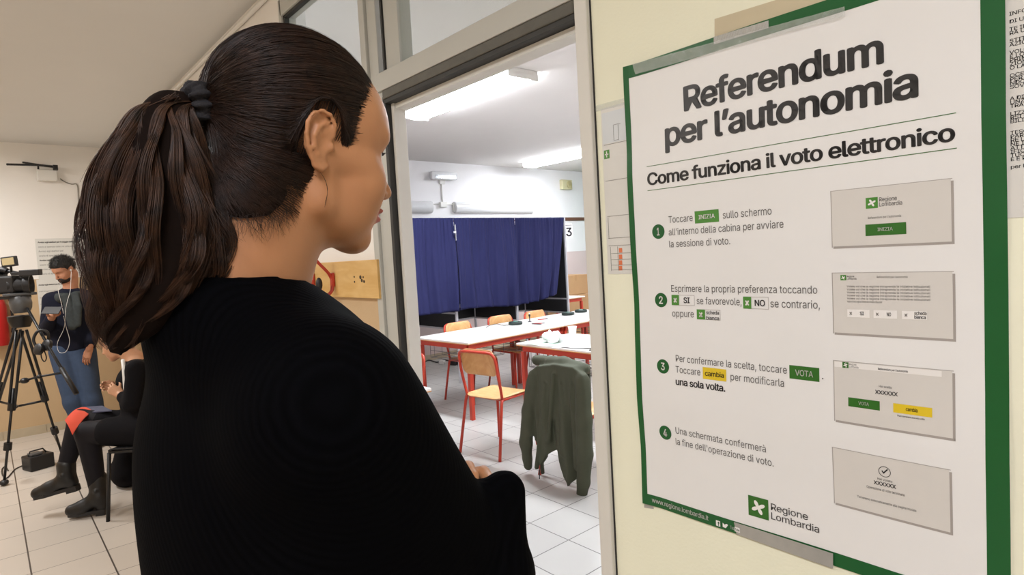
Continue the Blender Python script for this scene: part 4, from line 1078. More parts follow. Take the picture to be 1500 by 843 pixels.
def hand(W0, dirv, palm, curl, s=1.0, side=1, h=.003, spread=.0, thumb=.5):
    """palm centre-line along dirv from the wrist W0, palm = direction the palm faces; returns verts, faces"""
    d = np.array(dirv, float); d /= np.linalg.norm(d); p = np.array(palm, float); p -= d * (p @ d); p /= np.linalg.norm(p); t = np.cross(d, p) * side
    W0 = np.array(W0, float); S = .01 * s
    P = lambda a, b, c: W0 + (d * a + t * b + p * c) * S
    lo = W0 - .22 * s; hi = W0 + .22 * s
    Fh = Field(ar(lo[0], hi[0], h), ar(lo[1], hi[1], h), ar(lo[2], hi[2], h))
    Fh.cone(P(-3, 0, 0), P(1, 0, 0), 2.6 * S, 2.7 * S, .8 * S, flat=(p, 1.35))
    Fh.chain([P(.5, -1.6, 0), P(7.6, -2.9, 0)], [1.45 * S, 1.15 * S], .8 * S); Fh.chain([P(.5, .0, 0), P(8.2, -.7, -.1)], [1.5 * S, 1.2 * S], .8 * S); Fh.chain([P(.5, 1.4, 0), P(8.0, 1.3, -.1)], [1.5 * S, 1.2 * S], .8 * S); Fh.chain([P(.5, 1.8, 0), P(7.2, 3.0, 0)], [1.4 * S, 1.0 * S], .8 * S)
    Fh.chain([P(.8, -2.2, .6), P(4.0, -3.6, 1.0)], [1.3 * S, 1.1 * S], .8 * S)
    for k, (b, L, r) in enumerate(((-2.9, (4.2, 2.5, 2.0), .82), (-.8, (4.7, 2.9, 2.1), .85), (1.2, (4.3, 2.7, 2.0), .8), (3.0, (3.3, 2.0, 1.7), .7))):
        base = np.array((7.6 - .25 * abs(k - 1.2), b, 0.)); ang = 0; pts = [base]; sp = spread * (k - 1.5) * .12
        for j, l in enumerate(L):
            ang += curl[j] * (1 + .08 * k); base = base + l * np.array((math.cos(ang) * math.cos(sp), math.sin(sp), math.sin(ang))); pts.append(base)
        Fh.chain([P(*q) for q in pts], [r * S * x for x in (1.08, 1.0, .92, .78)], .22 * S)
    pts = [np.array((3.4, -3.4, 1.0))]; a1 = np.array((.75, -.6, .35 + thumb * .6)); a1 /= np.linalg.norm(a1); pts.append(pts[0] + 3.4 * a1); a2 = np.array((.85, -.2, .2 + thumb)); a2 /= np.linalg.norm(a2); pts.append(pts[1] + 2.8 * a2)
    Fh.chain([P(*q) for q in pts], [1.1 * S, .95 * S, .75 * S], .4 * S)
    return Fh.mesh()
def join(*vf):
    V, F, o = [], [], 0
    for v, f in vf: V.append(v); F.append(f + o); o += len(v)
    return np.concatenate(V), np.concatenate(F)
def strands(name, paths, rad, mats, parent, n=3):
    """paths (S,N,3) -> thin tapering hair locks as one mesh"""
    S, N, _ = paths.shape
    T = np.gradient(paths, axis=1); T /= np.linalg.norm(T, axis=2, keepdims=True) + 1e-9
    ref = np.cross(T, np.array([.3, .5, .81])); ref /= np.linalg.norm(ref, axis=2, keepdims=True) + 1e-9; q = np.cross(T, ref)
    r = rad if isinstance(rad, np.ndarray) else np.full((S, N), rad)
    ang = 2 * np.pi * np.arange(n) / n
    V = paths[:, :, None, :] + r[:, :, None, None] * (ref[:, :, None, :] * np.cos(ang)[None, None, :, None] + q[:, :, None, :] * np.sin(ang)[None, None, :, None])
    V = V.reshape(-1, 3); idx = np.arange(S * N * n).reshape(S, N, n)
    a = idx[:, :-1, :]; b = idx[:, 1:, :]; F = np.stack([a, np.roll(a, -1, 2), np.roll(b, -1, 2), b], -1).reshape(-1, 4)
    return mesh_obj(name, V, F, mats, parent)
# ---------------------------------------------------------------- corridor: crew, camera, notices
def merge_fields(name, Fd, m, parent, inv, relax=1, mi=None):
    V, F = Fd.mesh(); o = mesh_obj(name, V, F, m, parent, relax=relax); o.matrix_parent_inverse = inv; return o
# --- standing man with the phone
DM = 5.5
J = lambda px, py, dd=0.0: unp(px, py, DM + dd)
M_navy = mat('navy_wool', '191b28', .9, var=.12, scale=30, bump=.3, bscale=200, spec=.15)
M_denim = mat('blue_denim', '3b4960', .8, var=.18, scale=30, bump=.2, bscale=200, spec=.2)
M_scarf = mat('grey_scarf', '3c4040', .95, var=.25, scale=45, bump=.5, bscale=120, spec=.1)
M_mhair = mat('black_hair', '17130f', .6, var=.3, scale=80, bump=.6, bscale=200)
M_beard = mat('dark_beard', '241a14', .8, var=.3, scale=120, bump=.6, bscale=300)
M_skinm = mat('tan_skin', 'b27e62', .5, var=.07, scale=40, spec=.3, sss=.1)
man = thing('person', 'person with dark beard, grey scarf and white earphones looking down at a phone', 'person', (J(118, 640)[0], J(118, 640)[1], 0))
MI = Matrix.Translation(-Vector(man.location))
tocam = -CM[2] * np.array((1, 1, 0)); tocam /= np.linalg.norm(tocam); yawm = math.atan2(-tocam[0], tocam[1]) - math.radians(24)
MO = J(97, 396); MR = frame(yawm, math.radians(28), 0); MS = 1.0
def figax(c, wx, z0, z1, h): return ar(c[0] - wx, c[0] + wx, h), ar(c[1] - wx, c[1] + wx, h), ar(z0, z1, h)
mc = (man.location[0], man.location[1]); h = .007
Fm = Field(*figax(mc, .42, -.01, 1.82, h)); Wm = head(Fm, MO, MR, MS, True)
nbm = J(103, 432, .03); Fm.cone(Wm((-1.5, 0, -5)), nbm, .056, .060, .02)
sr, sl = J(76, 440, .0), J(131, 437, .08); er, el_ = J(68, 482, -.05), J(138, 482, .08); wr, wl_ = J(77, 463, -.26), J(131, 512, -.06)
hipr, hipl = J(92, 520, .02), J(122, 520, .06); knr, knl = J(107, 590, -.06), J(136, 588, .0)
ankr, ankl = np.array(J(126, 650, -.05)), np.array(J(154, 648, .02)); ankr[2] = ankl[2] = .09
chest = J(102, 465, .05)
Fm.chain([nbm, sr], [.055, .055], .03); Fm.chain([nbm, sl], [.055, .055], .03); Fm.cone(J(90, 450, .05), J(93, 512, .04), .10, .09, .04); Fm.cone(J(116, 450, .07), J(118, 512, .06), .10, .09, .04)
Fm.chain([sr, er, wr], [.05, .042, .028], .015); Fm.chain([sl, el_, wl_], [.05, .042, .028], .015)
Fm.chain([hipr, knr, ankr], [.085, .056, .038], .02); Fm.chain([hipl, knl, ankl], [.085, .056, .038], .02)
bodym = Fm.mesh()
upc = CM[1] * -1
hm1 = hand(wr, CM[0] * .75 - CM[1] * .05 - CM[2] * .5, -CM[1] * .75 - CM[2] * .4, (.25, .55, .4), .95, -1, .0045)
hm2 = hand(wl_, CM[1] * .9 - CM[0] * .3, CM[2], (.15, .25, .2), .95, 1, .0045)
V, F = join(bodym, hm1, hm2); o = mesh_obj('body', V, F, M_skinm, man, relax=1); o.matrix_parent_inverse = MI
# hair and beard
def shell(name, poly, cen, rad, m, O, R, s, parent, inv, h=.005, extra=None):
    c_ = .01 * s; lo, hi = O - .15 * s, O + .15 * s; Fx = Field(ar(lo[0], hi[0], h), ar(lo[1], hi[1], h), ar(lo[2] - .02, hi[2], h)); cen, rad = np.array(cen), np.array(rad)
    def fn(P):
        q = (P - O) @ R / c_; e = q - cen; k0 = np.linalg.norm(e / rad, axis=-1); k1 = np.linalg.norm(e / (rad * rad), axis=-1) + 1e-9; d = k0 * (k0 - 1) / k1
        if extra: d = extra(q, d)
        return np.maximum(poly_sd(q[..., 0], q[..., 2], poly), d) * c_
    Fx.op(fn, lo - .02, hi, .001); return merge_fields(name, Fx, m, parent, inv)
shell('hair', [(9.6, 8.0), (8.6, 6.6), (6.4, 5.6), (5.0, 3.4), (3.6, 1.5), (2.2, .4), (1.2, 2.0), (-.6, 3.2), (-2.2, 2.0), (-2.6, -1.8), (-4.0, -4.4), (-14, -5), (-14, 16), (10, 16)], (.5, 0, 4.7), (9.9, 7.5, 9.7), M_mhair, MO, MR, MS, man, MI)
def tuft(name, src, O, R, s, n, ln, back, rad, m, parent, inv):
    me = src.data; vi = rng.integers(0, len(me.vertices), n); co = np.array([me.vertices[int(i)].co for i in vi]); no_ = np.array([me.vertices[int(i)].normal for i in vi])
    d = no_ * .6 + R @ np.array(back) + rng.normal(size=(n, 3)) * .25; d /= np.linalg.norm(d, axis=1, keepdims=True); l = rng.uniform(*ln, n); k = np.linspace(0, 1, 6)
    P_ = co[:, None] + d[:, None] * (l[:, None] * k)[..., None] - no_[:, None] * (l[:, None] * .35 * k ** 2)[..., None]
    o = strands(name, P_, np.full(P_.shape[:2], rad) * np.linspace(1, .3, 6)[None], m, parent); o.matrix_parent_inverse = inv
tuft('hair_tufts', bpy.data.objects['hair'] if False else [o_ for o_ in man.children if o_.name.startswith('hair')][0], MO, MR, 1, 1500, (.015, .035), (-.5, 0, .45), .0011, M_mhair, man, MI)
def beard_x(q, d):
    f = np.minimum(np.linalg.norm((q - np.array((4.6, 0, -5.6))) / np.array((5.9, 5.9, 5.4)), axis=-1) - 1, 9) * 5
    mouth = .7 - np.linalg.norm((q - np.array((9.8, 0, -5.5))) / np.array((2.0, 1.0, .45)), axis=-1) * .7
    return np.maximum(f, mouth)
shell('beard', [(11.5, -3.6), (9.0, -3.6), (7.0, -5.0), (4.6, -4.4), (2.6, -1.2), (1.3, .2), (.6, -1.5), (.6, -6.5), (5, -10.6), (10, -11.2), (11.5, -9)], (4, 0, -5), (8, 8, 8), M_beard, MO, MR, MS, man, MI, extra=beard_x)
eb = []
for y in (-1, 1):
    e = MB(); e.tube([tuple(MO + MR @ (np.array(p) * .01)) for p in ((9.1, y * 1.3, 2.9), (8.8, y * 3.0, 3.3), (7.8, y * 4.6, 3.0))], [.003, .004, .002], 8); q = e.build('eyebrow', M_mhair, man, smooth=True); q.matrix_parent_inverse = MI
# sweater, scarf, jeans, shoes
Fg = Field(*figax(mc, .42, .72, 1.56, h))
Fg.chain([nbm, sr], [.066, .068], .05); Fg.chain([nbm, sl], [.066, .068], .05); Fg.cone(J(91, 452, .05), J(95, 508, .04), .122, .108, .05); Fg.cone(J(117, 452, .07), J(119, 508, .06), .125, .112, .05)
Fg.chain([sr, er, er * .25 + wr * .75], [.068, .056, .045], .025); Fg.chain([sl, el_, el_ * .2 + wl_ * .8], [.068, .058, .045], .025)
zc = J(106, 514, 0)[2]; Fg.op(lambda P: zc - P[..., 2], (-9, -2, -1), (0, 3, 3), .012, 'i'); merge_fields('sweater', Fg, M_navy, man, MI)
Fg = Field(*figax(mc, .42, .04, .95, h)); Fg.chain([hipr + np.array((0, 0, .03)), knr, ankr], [.105, .072, .058], .03); Fg.chain([hipl + np.array((0, 0, .03)), knl, ankl], [.105, .072, .058], .03); merge_fields('jeans', Fg, M_denim, man, MI)
Fg = Field(*figax(mc, .36, 1.0, 1.62, .006)); rg = []
for k in range(15):
    a = 2 * np.pi * k / 14; rg.append(nbm + np.array((0, 0, -.005)) + (CM[0] * math.cos(a) * .085 + tocam * math.sin(a) * .085) + np.array((0, 0, -.02 * math.sin(a))))
Fg.chain(rg, [.038 + .006 * math.sin(k * 2.1) for k in range(15)], .02)
Fg.chain([J(97, 436, -.08), J(101, 455, -.10), J(106, 478, -.10)], [.042, .040, .040], .012, flat=(tocam, 2.2)); Fg.chain([J(110, 434, -.06), J(114, 450, -.09), J(113, 474, -.09)], [.038, .036, .038], .012, flat=(tocam, 2.2))
merge_fields('scarf', Fg, M_scarf, man, MI)
for a_ in (ankr, ankl):
    Fg = Field(ar(a_[0] - .18, a_[0] + .25, .008), ar(a_[1] - .25, a_[1] + .25, .008), ar(-.01, .14, .008)); toe = a_ * np.array((1, 1, 0)) + tocam * .17 + np.array((0, 0, .035)); Fg.chain([a_ + np.array((0, 0, .01)), a_ * np.array((1, 1, 0)) + np.array((0, 0, .045)) - tocam * .02, toe], [.046, .046, .038], .03); Fg.op(lambda P: -P[..., 2] + .002, (-9, -3, -1), (3, 3, 3), .004, 'i'); merge_fields('shoe', Fg, M_boot, man, MI)
ph = thing('phone', 'black phone held up by the bearded person', 'phone', tuple(J(76, 455, -.37)))
Mp = Matrix(np.stack([CM[0], np.cross(tocam * .75 - CM[1] * .66, CM[0]) / np.linalg.norm(np.cross(tocam * .75 - CM[1] * .66, CM[0])), tocam * .75 - CM[1] * .66], 1).tolist()).to_4x4()
MB().box((-.075, -.038, -.004), (.075, .038, .004), Mp, b=.003).build('phone_body', M_black, ph); MB().box((-.068, -.033, -.0048), (.068, .033, -.0042), Mp).build('phone_screen', mat('phone_display', '20242c', .1, var=0), ph)
M_ear = mat('white_cable', 'e8e6e2', .4, var=0)
w1 = MB(); yj = J(95, 460, -.30)
dd = -.25
w1.tube(catmull([Wm((.3, 7.6, -.3)), J(103, 425, dd + .1), J(99, 440, dd), J(96, 455, dd), J(94, 480, dd), J(85, 500, dd), J(84, 510, dd), J(88, 517, dd), J(97, 515, dd), J(102, 500, dd), J(97, 480, dd), J(93, 463, dd)], 6), .0016, 6)
w1.tube(catmull([Wm((2.0, -7.0, -6.0)), J(86, 424, dd + .1), J(86, 430, dd), J(90, 445, dd), J(93, 460, dd)], 6), .0016, 6)
w1.ell(Wm((.5, -7.4, 0)), (.009, .009, .009), 10); w1.ell(Wm((.5, 7.4, 0)), (.009, .009, .009), 10)
tag(w1.build('earphones', M_ear, None, smooth=True), 'white earphones with cable looping down the chest of the bearded person', 'earphones')
# --- seated woman with crossed legs
DS = 3.95
K = lambda px, py, dd=0.0: unp(px, py, DS + dd)
M_dress = mat('black_cloth', '121114', .9, var=.1, scale=40, spec=.12); M_tights = mat('black_tights', '17151a', .7, var=.1, spec=.2)
M_skin3 = mat('pale_skin', 'c99878', .5, var=.06, scale=40, spec=.3, sss=.1)
hp = K(222, 628); st = thing('person', 'person seated with crossed legs in black tights and ankle boots, mostly hidden behind the ponytail', 'person', (hp[0], hp[1], 0))
SI = Matrix.Translation(-Vector(st.location)); sc_ = ((hp[0] + K(120, 640)[0]) / 2, (hp[1] + K(120, 640)[1]) / 2)
fdir = -CM[0] * np.array((1, 1, 0)); fdir /= np.linalg.norm(fdir)
SO = K(172, 503); SRm = frame(math.atan2(-fdir[0], fdir[1]) + math.radians(8), math.radians(22), 0)
Fq = Field(*figax(sc_, .52, -.01, 1.30, .008)); Ws = head(Fq, SO, SRm, .95)
nbs = K(197, 527); ss_r, ss_l = K(200, 543, -.17), K(205, 540, .17); hips_r, hips_l = K(222, 630, -.09), K(222, 628, .10)
Fq.cone(Ws((-1.8, 0, -5)), nbs, .048, .052, .02); Fq.chain([nbs, ss_r], [.05, .05], .03); Fq.chain([nbs, ss_l], [.05, .05], .03); Fq.cone(K(204, 560), K(220, 620), .11, .12, .04)
kn_top, kn_low = K(117, 616, .06), K(128, 634, -.08)
an_top, an_low = K(97, 690, .0), K(143, 716, -.04)
Fq.chain([hips_l, kn_top, an_top], [.085, .062, .038], .015); Fq.chain([hips_r, kn_low, an_low], [.085, .062, .038], .015)
es_r, es_l = K(193, 592, -.22), K(190, 590, .12); ws_r, ws_l = K(176, 578, -.16), K(174, 572, .02)
Fq.chain([ss_r, es_r, ws_r], [.042, .036, .026], .012); Fq.chain([ss_l, es_l, ws_l], [.042, .036, .026], .012)
hs = hand(ws_r, -CM[0] * .8 - CM[1] * .5, -CM[2] * -.6 - CM[0] * .2, (.6, .8, .6), .85, 1, .0045); hs2 = hand(ws_l, -CM[0] * .85 - CM[1] * .35, -CM[2] * .8, (.6, .9, .6), .85, -1, .0045)
V, F = join(Fq.mesh(), hs, hs2); o = mesh_obj('body', V, F, M_skin3, st, relax=1); o.matrix_parent_inverse = SI
shell('hair', [(9.4, 8.0), (8.4, 6.4), (6.4, 5.2), (5.0, 3.0), (3.8, 1.0), (2.4, 1.6), (1.0, 3.0), (-1.6, 3.0), (-2.4, 0), (-3, -4), (-14, -5), (-14, 16), (10, 16)], (-.4, 0, 4.2), (9.6, 7.7, 9.0), M_mhair, SO, SRm, .95, st, SI)
bn = MB(); bn.ell(Ws((-11.0, 0, 2.0)), (.052, .05, .05), 18); bn.ell(Ws((-12.5, 0, 0)), (.04, .04, .04), 14); q = bn.build('hair_bun', M_mhair, st, smooth=True); q.matrix_parent_inverse = SI
er_ = MB(); er_.ell(Ws((-.3, 7.6, -3.4)), (.006,) * 3, 10); q = er_.build('earring', M_ear, st, smooth=True); q.matrix_parent_inverse = SI
Fg = Field(*figax(sc_, .52, -.01, 1.15, .008)); Fg.chain([hips_l, kn_top, an_top + np.array((0, 0, .03))], [.098, .070, .047], .015); Fg.chain([hips_r, kn_low, an_low], [.098, .070, .047], .015); merge_fields('tights', Fg, M_tights, st, SI)
Fg = Field(*figax((sc_[0] + .1, sc_[1] + .08), .55, .3, 1.15, .008)); Fg.cone(K(205, 560), K(222, 622), .135, .15, .05); Fg.chain([nbs + np.array((0, 0, -.03)), ss_r], [.06, .06], .03); Fg.chain([nbs + np.array((0, 0, -.03)), ss_l], [.06, .06], .03)
Fg.chain([ss_r, es_r, es_r * .3 + ws_r * .7], [.058, .05, .038], .02); Fg.chain([ss_l, es_l, es_l * .3 + ws_l * .7], [.058, .05, .038], .02)
Fg.chain([hips_l, hips_l * .35 + kn_top * .65], [.115, .088], .03); Fg.chain([hips_r, hips_r * .35 + kn_low * .65], [.115, .09], .03); merge_fields('dress', Fg, M_dress, st, SI)
cl = MB(); cl.tube(catmull([K(180, 528, -.10), K(182, 545, -.15), K(184, 575, -.16)], 5), [.012] * 10 + [.006], 8); q = cl.build('white_collar', M_ear, st, smooth=True); q.matrix_parent_inverse = SI
def boot(top, ank, heel, toe, nm='ankle_boot'):
    allp = np.array([top, ank, heel, toe]); lo, hi = allp.min(0) - .09, allp.max(0) + .09; h_ = .006
    Fx = Field(ar(lo[0], hi[0], h_), ar(lo[1], hi[1], h_), ar(lo[2], hi[2], h_)); ball = heel * .35 + toe * .65
    Fx.chain([top, ank], [.054, .050], .02); Fx.chain([ank, ball + np.array((0, 0, .004)), toe - np.array((0, 0, .004))], [.046, .043, .037], .025); Fx.chain([ank, heel], [.046, .036], .02)
    sd = np.cross(toe - heel, (0, 0, 1.)); sd /= np.linalg.norm(sd); Fx.cone(top * .5 + ank * .5 + sd * .05, top * .45 + ank * .55 - sd * .05, .012, .012, .01)
    # sole: cut below the line heel - toe
    dn = np.cross(sd, toe - heel); dn /= np.linalg.norm(dn); dn = dn if dn[2] < 0 else -dn; sole = heel + dn * .030
    Fx.op(lambda P: (P - sole) @ dn, lo, hi, .004, 'i'); o = merge_fields(nm, Fx, M_boot, st, SI)
    sl_ = MB(); x_ = (toe - heel); L_ = np.linalg.norm(x_); x_ = x_ / L_
    pts = [sole + x_ * u * L_ + sd * w_ - dn * 0 for u, w_ in ((-.12, -.030), (-.18, 0), (-.12, .030), (.35, .030), (.75, .042), (1.1, .024), (1.14, 0), (1.1, -.024), (.75, -.042), (.35, -.030))]
    n0 = len(pts); sl_.add([p - dn * .012 for p in pts] + [p + dn * .010 for p in pts], [tuple(range(n0)), tuple(range(n0, 2 * n0))] + [(i, (i + 1) % n0, n0 + (i + 1) % n0, n0 + i) for i in range(n0)])
    hl_ = [sole + x_ * u * L_ + sd * w_ for u, w_ in ((-.12, -.028), (-.17, 0), (-.12, .028), (.18, .028), (.18, -.028))]; n1 = len(hl_)
    sl_.add([p + dn * .009 for p in hl_] + [p + dn * .026 for p in hl_], [tuple(range(n1)), tuple(range(n1, 2 * n1))] + [(i, (i + 1) % n1, n1 + (i + 1) % n1, n1 + i) for i in range(n1)])
    q = sl_.build('boot_sole', M_black, o)
    return o
boot(K(97, 682, .0), K(98, 702, .0), K(106, 708, .0), K(55, 722, -.03))
lowheel, lowtoe = K(150, 745, -.05), K(106, 757, -.09); lowheel[2] = .056; lowtoe[2] = .056
boot(K(143, 702, -.04), K(145, 728, -.05), lowheel, lowtoe)
# folder on her knee
M_coral = mat('coral_folder', 'e8553c', .55, var=.04); M_bluep = mat('blue_grey_print', '4a5068', .5, var=.2, scale=25)
fo = thing('folder', 'coral red folder with papers lying over the knee of the seated person', 'folder', tuple(K(120, 606)))
FI = Matrix.Translation(-Vector(fo.location))
pa = [K(98, 611, -.16), K(125, 598, .10), K(134, 600, .06), K(107, 633, -.20)]
def slabq(q, n, t):
    q = [np.array(p) for p in q]; return [p for p in q] + [p + np.array(n) * t for p in q], [(0, 1, 2, 3), (7, 6, 5, 4), (0, 1, 5, 4), (1, 2, 6, 5), (2, 3, 7, 6), (3, 0, 4, 7)]
g_ = MB(); A, B_, Cc, D_ = K(95, 616, -.12), K(120, 597, .17), K(136, 603, .08), K(106, 637, -.20)
g_.grid(lambda u, v: tuple((A * (1 - u) + B_ * u) * (1 - v) + (D_ * (1 - u) + Cc * u) * v + np.array((0, 0, .018 * math.sin(u * 3.1) + .010 * math.sin(v * 3.1)))), 12, 12); n0 = len(g_.v); g_.add([(x, y, z - .004) for x, y, z in g_.v], [tuple(reversed(f)) for f in list(g_.f)])
q = g_.build('folder_cover', M_coral, fo, smooth=True); q.matrix_parent_inverse = FI
g_ = MB(); g_.add(*slabq([K(119, 598, .16), K(150, 596, .16), K(164, 603, .0), K(128, 606, .05)], (0, 0, 1), .006)); q = g_.build('folder_papers', M_bluep, fo); q.matrix_parent_inverse = FI
# chair under her, bag on the floor
ch = make_chair('black chair under the seated person, hidden behind the ponytail and sweater', mat('black_seat_plastic', '1a191b', .6), mat('black_chair_steel', '141416', .5))
ch.location = (hp[0] - fdir[0] * .0, hp[1] - fdir[1] * .0, 0); ch.rotation_euler.z = math.atan2(-fdir[0], fdir[1])
bgp = K(186, 693, .50); bg = thing('bag', 'black bag on the floor behind the boots of the seated person', 'bag', (bgp[0], bgp[1], 0))
Fx = Field(ar(-.24, .24, .01), ar(-.2, .2, .01), ar(-.01, .36, .01)); Fx.ell((.02, 0, .10), (.17, .11, .12), None, .02); Fx.ell((-.12, .02, .06), (.10, .10, .07), None, .03); Fx.ell((.06, 0, .20), (.10, .08, .12), None, .04); Fx.op(lambda P: -P[..., 2] + .002, (-1, -1, -1), (1, 1, 1), .004, 'i'); V, F = Fx.mesh(); mesh_obj('bag_body', V, F, M_dress, bg, relax=1)
MB().tube(catmull([(-.1, 0, .26), (-.08, 0, .34), (.02, 0, .37), (.1, 0, .33), (.12, 0, .24)], 5), .010, 8).build('bag_strap', M_black, bg, smooth=True)
# --- video camera and tripod
DT = 4.55
Q = lambda px, py, dd=0.0: unp(px, py, DT + dd)
M_tri = mat('tripod_black', '1b1b1d', .4, metal=.2, var=.1); M_trig = mat('tripod_grey', '5b5d60', .4, metal=.4, var=.08)
ap = Q(30, 470); tr = thing('tripod', 'black video tripod with grey bowl head at the left end of the corridor', 'tripod', (ap[0], ap[1], 0)); TI = Matrix.Translation(-Vector(tr.location))
def tb(mb, name, m, par=tr, **k):
    o = mb.build(name, m, par, **k)
    if par is tr: o.matrix_parent_inverse = TI
    return o
feet = []
for a, rr_ in ((math.radians(250), .52), (math.radians(10), .44), (math.radians(125), .50)):
    feet.append(np.array((ap[0] + rr_ * math.cos(a), ap[1] + rr_ * math.sin(a), .02)))
fp = on_plane(2, .02, 6, 708); feet[0] = fp
fp2 = on_plane(2, .02, -30, 672); feet[1] = fp2
feet[2] = on_plane(2, .02, 62, 676) + np.array((-.3, .0, 0))
feet = [feet[0], feet[1], np.array((ap[0] - .42, ap[1] + .20, .02))]
for ft in feet:
    top = ap + (ft - ap) * .06; sdv = np.cross(ft - top, CM[2]); sdv /= np.linalg.norm(sdv); mid = top * .48 + ft * .52
    l = MB()
    for s_ in (-1, 1): l.tube([tuple(top + sdv * .024 * s_), tuple(mid + sdv * .020 * s_)], .010, 10)
    l.tube([tuple(top * .62 + ft * .38), tuple(ft)], .009, 10)
    o = tb(l, 'leg', M_tri, smooth=True)
    for t_ in (.5, .76): p_ = top * (1 - t_) + ft * t_; c_ = MB(); c_.tube([tuple(p_ - (ft - top) / np.linalg.norm(ft - top) * .028), tuple(p_ + (ft - top) / np.linalg.norm(ft - top) * .028)], .026, 10); c_.build('leg_clamp', M_tri, o, smooth=True, angle=40)
    f_ = MB(); f_.ell(tuple(ft + np.array((0, 0, .004))), (.035, .03, .022), 14); f_.build('rubber_foot', M_black, o, smooth=True)
s_ = MB()
mids = [ap * .45 + ft * .55 for ft in feet]; cen_ = sum(mids) / 3 - np.array((0, 0, .02))
for m_ in mids: s_.tube([tuple(cen_), tuple(m_)], .009, 8)
tb(s_, 'spreader', M_tri, smooth=True)
b_ = MB(); b_.lathe([(.055, -.05), (.075, 0), (.078, .035), (.05, .04)], 24, Matrix.Translation(ap)); tb(b_, 'bowl', M_tri, smooth=True, angle=40)
hd = Q(30, 442); b_ = MB(); b_.lathe([(.05, -.085), (.066, -.05), (.070, -.01), (.062, .035), (.05, .045)], 24, Matrix.Translation(hd)); b_.box(tuple(hd + np.array((-.055, -.10, .045))), tuple(hd + np.array((.055, .10, .065))), b=.004); tb(b_, 'fluid_head', M_trig, smooth=True, angle=40)
pn = MB(); pn.tube([tuple(Q(40, 452, -.02)), tuple(Q(60, 488, -.08)), tuple(Q(78, 520, -.14)), tuple(Q(105, 565, -.22))], .010, 10); o = tb(pn, 'pan_handle', M_tri, smooth=True)
gp = MB(); gp.tube([tuple(Q(90, 540, -.18)), tuple(Q(112, 577, -.24))], .017, 12); gp.build('handle_grip', M_black, o, smooth=True)
bar = MB(); bar.tube([tuple(Q(28, 560, -.05)), tuple(Q(58, 552, -.05)), tuple(Q(94, 546, -.05))], .008, 10); bar.ell(tuple(Q(36, 558, -.05)), (.035, .03, .022), 12); bar.ell(tuple(Q(58, 552, -.05)), (.022, .02, .016), 12); o = tb(bar, 'spreader_arm', M_tri, smooth=True)
# camera
vc = thing('video_camera', 'black professional video camera with small tan screen on top of the tripod', 'video camera', tuple(Q(20, 425))); VI = Matrix.Translation(-Vector(vc.location))
xr = CM[0] * np.array((1, 1, 0)); xr /= np.linalg.norm(xr); yd = np.array((-xr[1], xr[0], 0)); 
def vb(mb, name, m, par=vc, **k):
    o = mb.build(name, m, par, **k)
    if par is vc: o.matrix_parent_inverse = VI
    return o
def vm(p): M_ = Matrix(np.stack([xr, yd, (0, 0, 1)], 1).tolist()).to_4x4(); M_.translation = Vector(p); return M_
b_ = MB(); b_.box((-.20, -.07, -.06), (.08, .07, .07), vm(Q(14, 418)), b=.015); b_.box((-.20, -.05, -.085), (.12, .05, -.062), vm(Q(14, 422)), b=.004); b_.box((-.22, -.06, .06), (-.05, .06, .10), vm(Q(14, 418)), b=.01); vb(b_, 'camera_body', M_black)
b_ = MB(); Ml = vm(Q(28, 418)) @ Matrix.Rotation(math.radians(90), 4, 'Y') @ Matrix.Rotation(math.radians(-25), 4, 'X'); b_.lathe([(.058, -.06), (.062, .0), (.060, .03), (.075, .035), (.080, .075), (.072, .078), (.060, .05), (.02, .045)], 28, Ml); o = vb(b_, 'lens', M_black, smooth=True, angle=40)
b_ = MB(); b_.tube([tuple(Q(2, 402)), tuple(Q(5, 396)), tuple(Q(20, 399)), tuple(Q(32, 402)), tuple(Q(36, 410))], .012, 10); vb(b_, 'carry_handle', M_black, smooth=True)
b_ = MB(); b_.box((-.075, -.02, -.020), (.075, .02, .024), vm(Q(45, 400, -.05)), b=.005); b_.box((-.14, -.012, -.012), (-.074, .012, .012), vm(Q(45, 400, -.05)), b=.003); o = vb(b_, 'top_light', M_black)
b_ = MB(); b_.box((-.055, -.013, -.035), (.055, .013, .040), vm(Q(14, 384, -.05)) @ Matrix.Rotation(math.radians(-4), 4, 'Y'), b=.004); b_.tube([tuple(Q(16, 391, -.05)), tuple(Q(17, 402, -.03))], .008, 8); o = vb(b_, 'monitor', M_black)
b_ = MB(); b_.box((-.044, -.0145, -.022), (.044, -.0135, .030), vm(Q(14, 384, -.05)) @ Matrix.Rotation(math.radians(-4), 4, 'Y')); b_.build('monitor_screen', mat('monitor_image', 'b8a67c', .3, var=.06), o)
b_ = MB(); b_.tube([tuple(Q(-6, 398)), tuple(Q(6, 396)), tuple(Q(11, 398))], [.03, .03, .022], 14); vb(b_, 'viewfinder', M_black, smooth=True, angle=40)
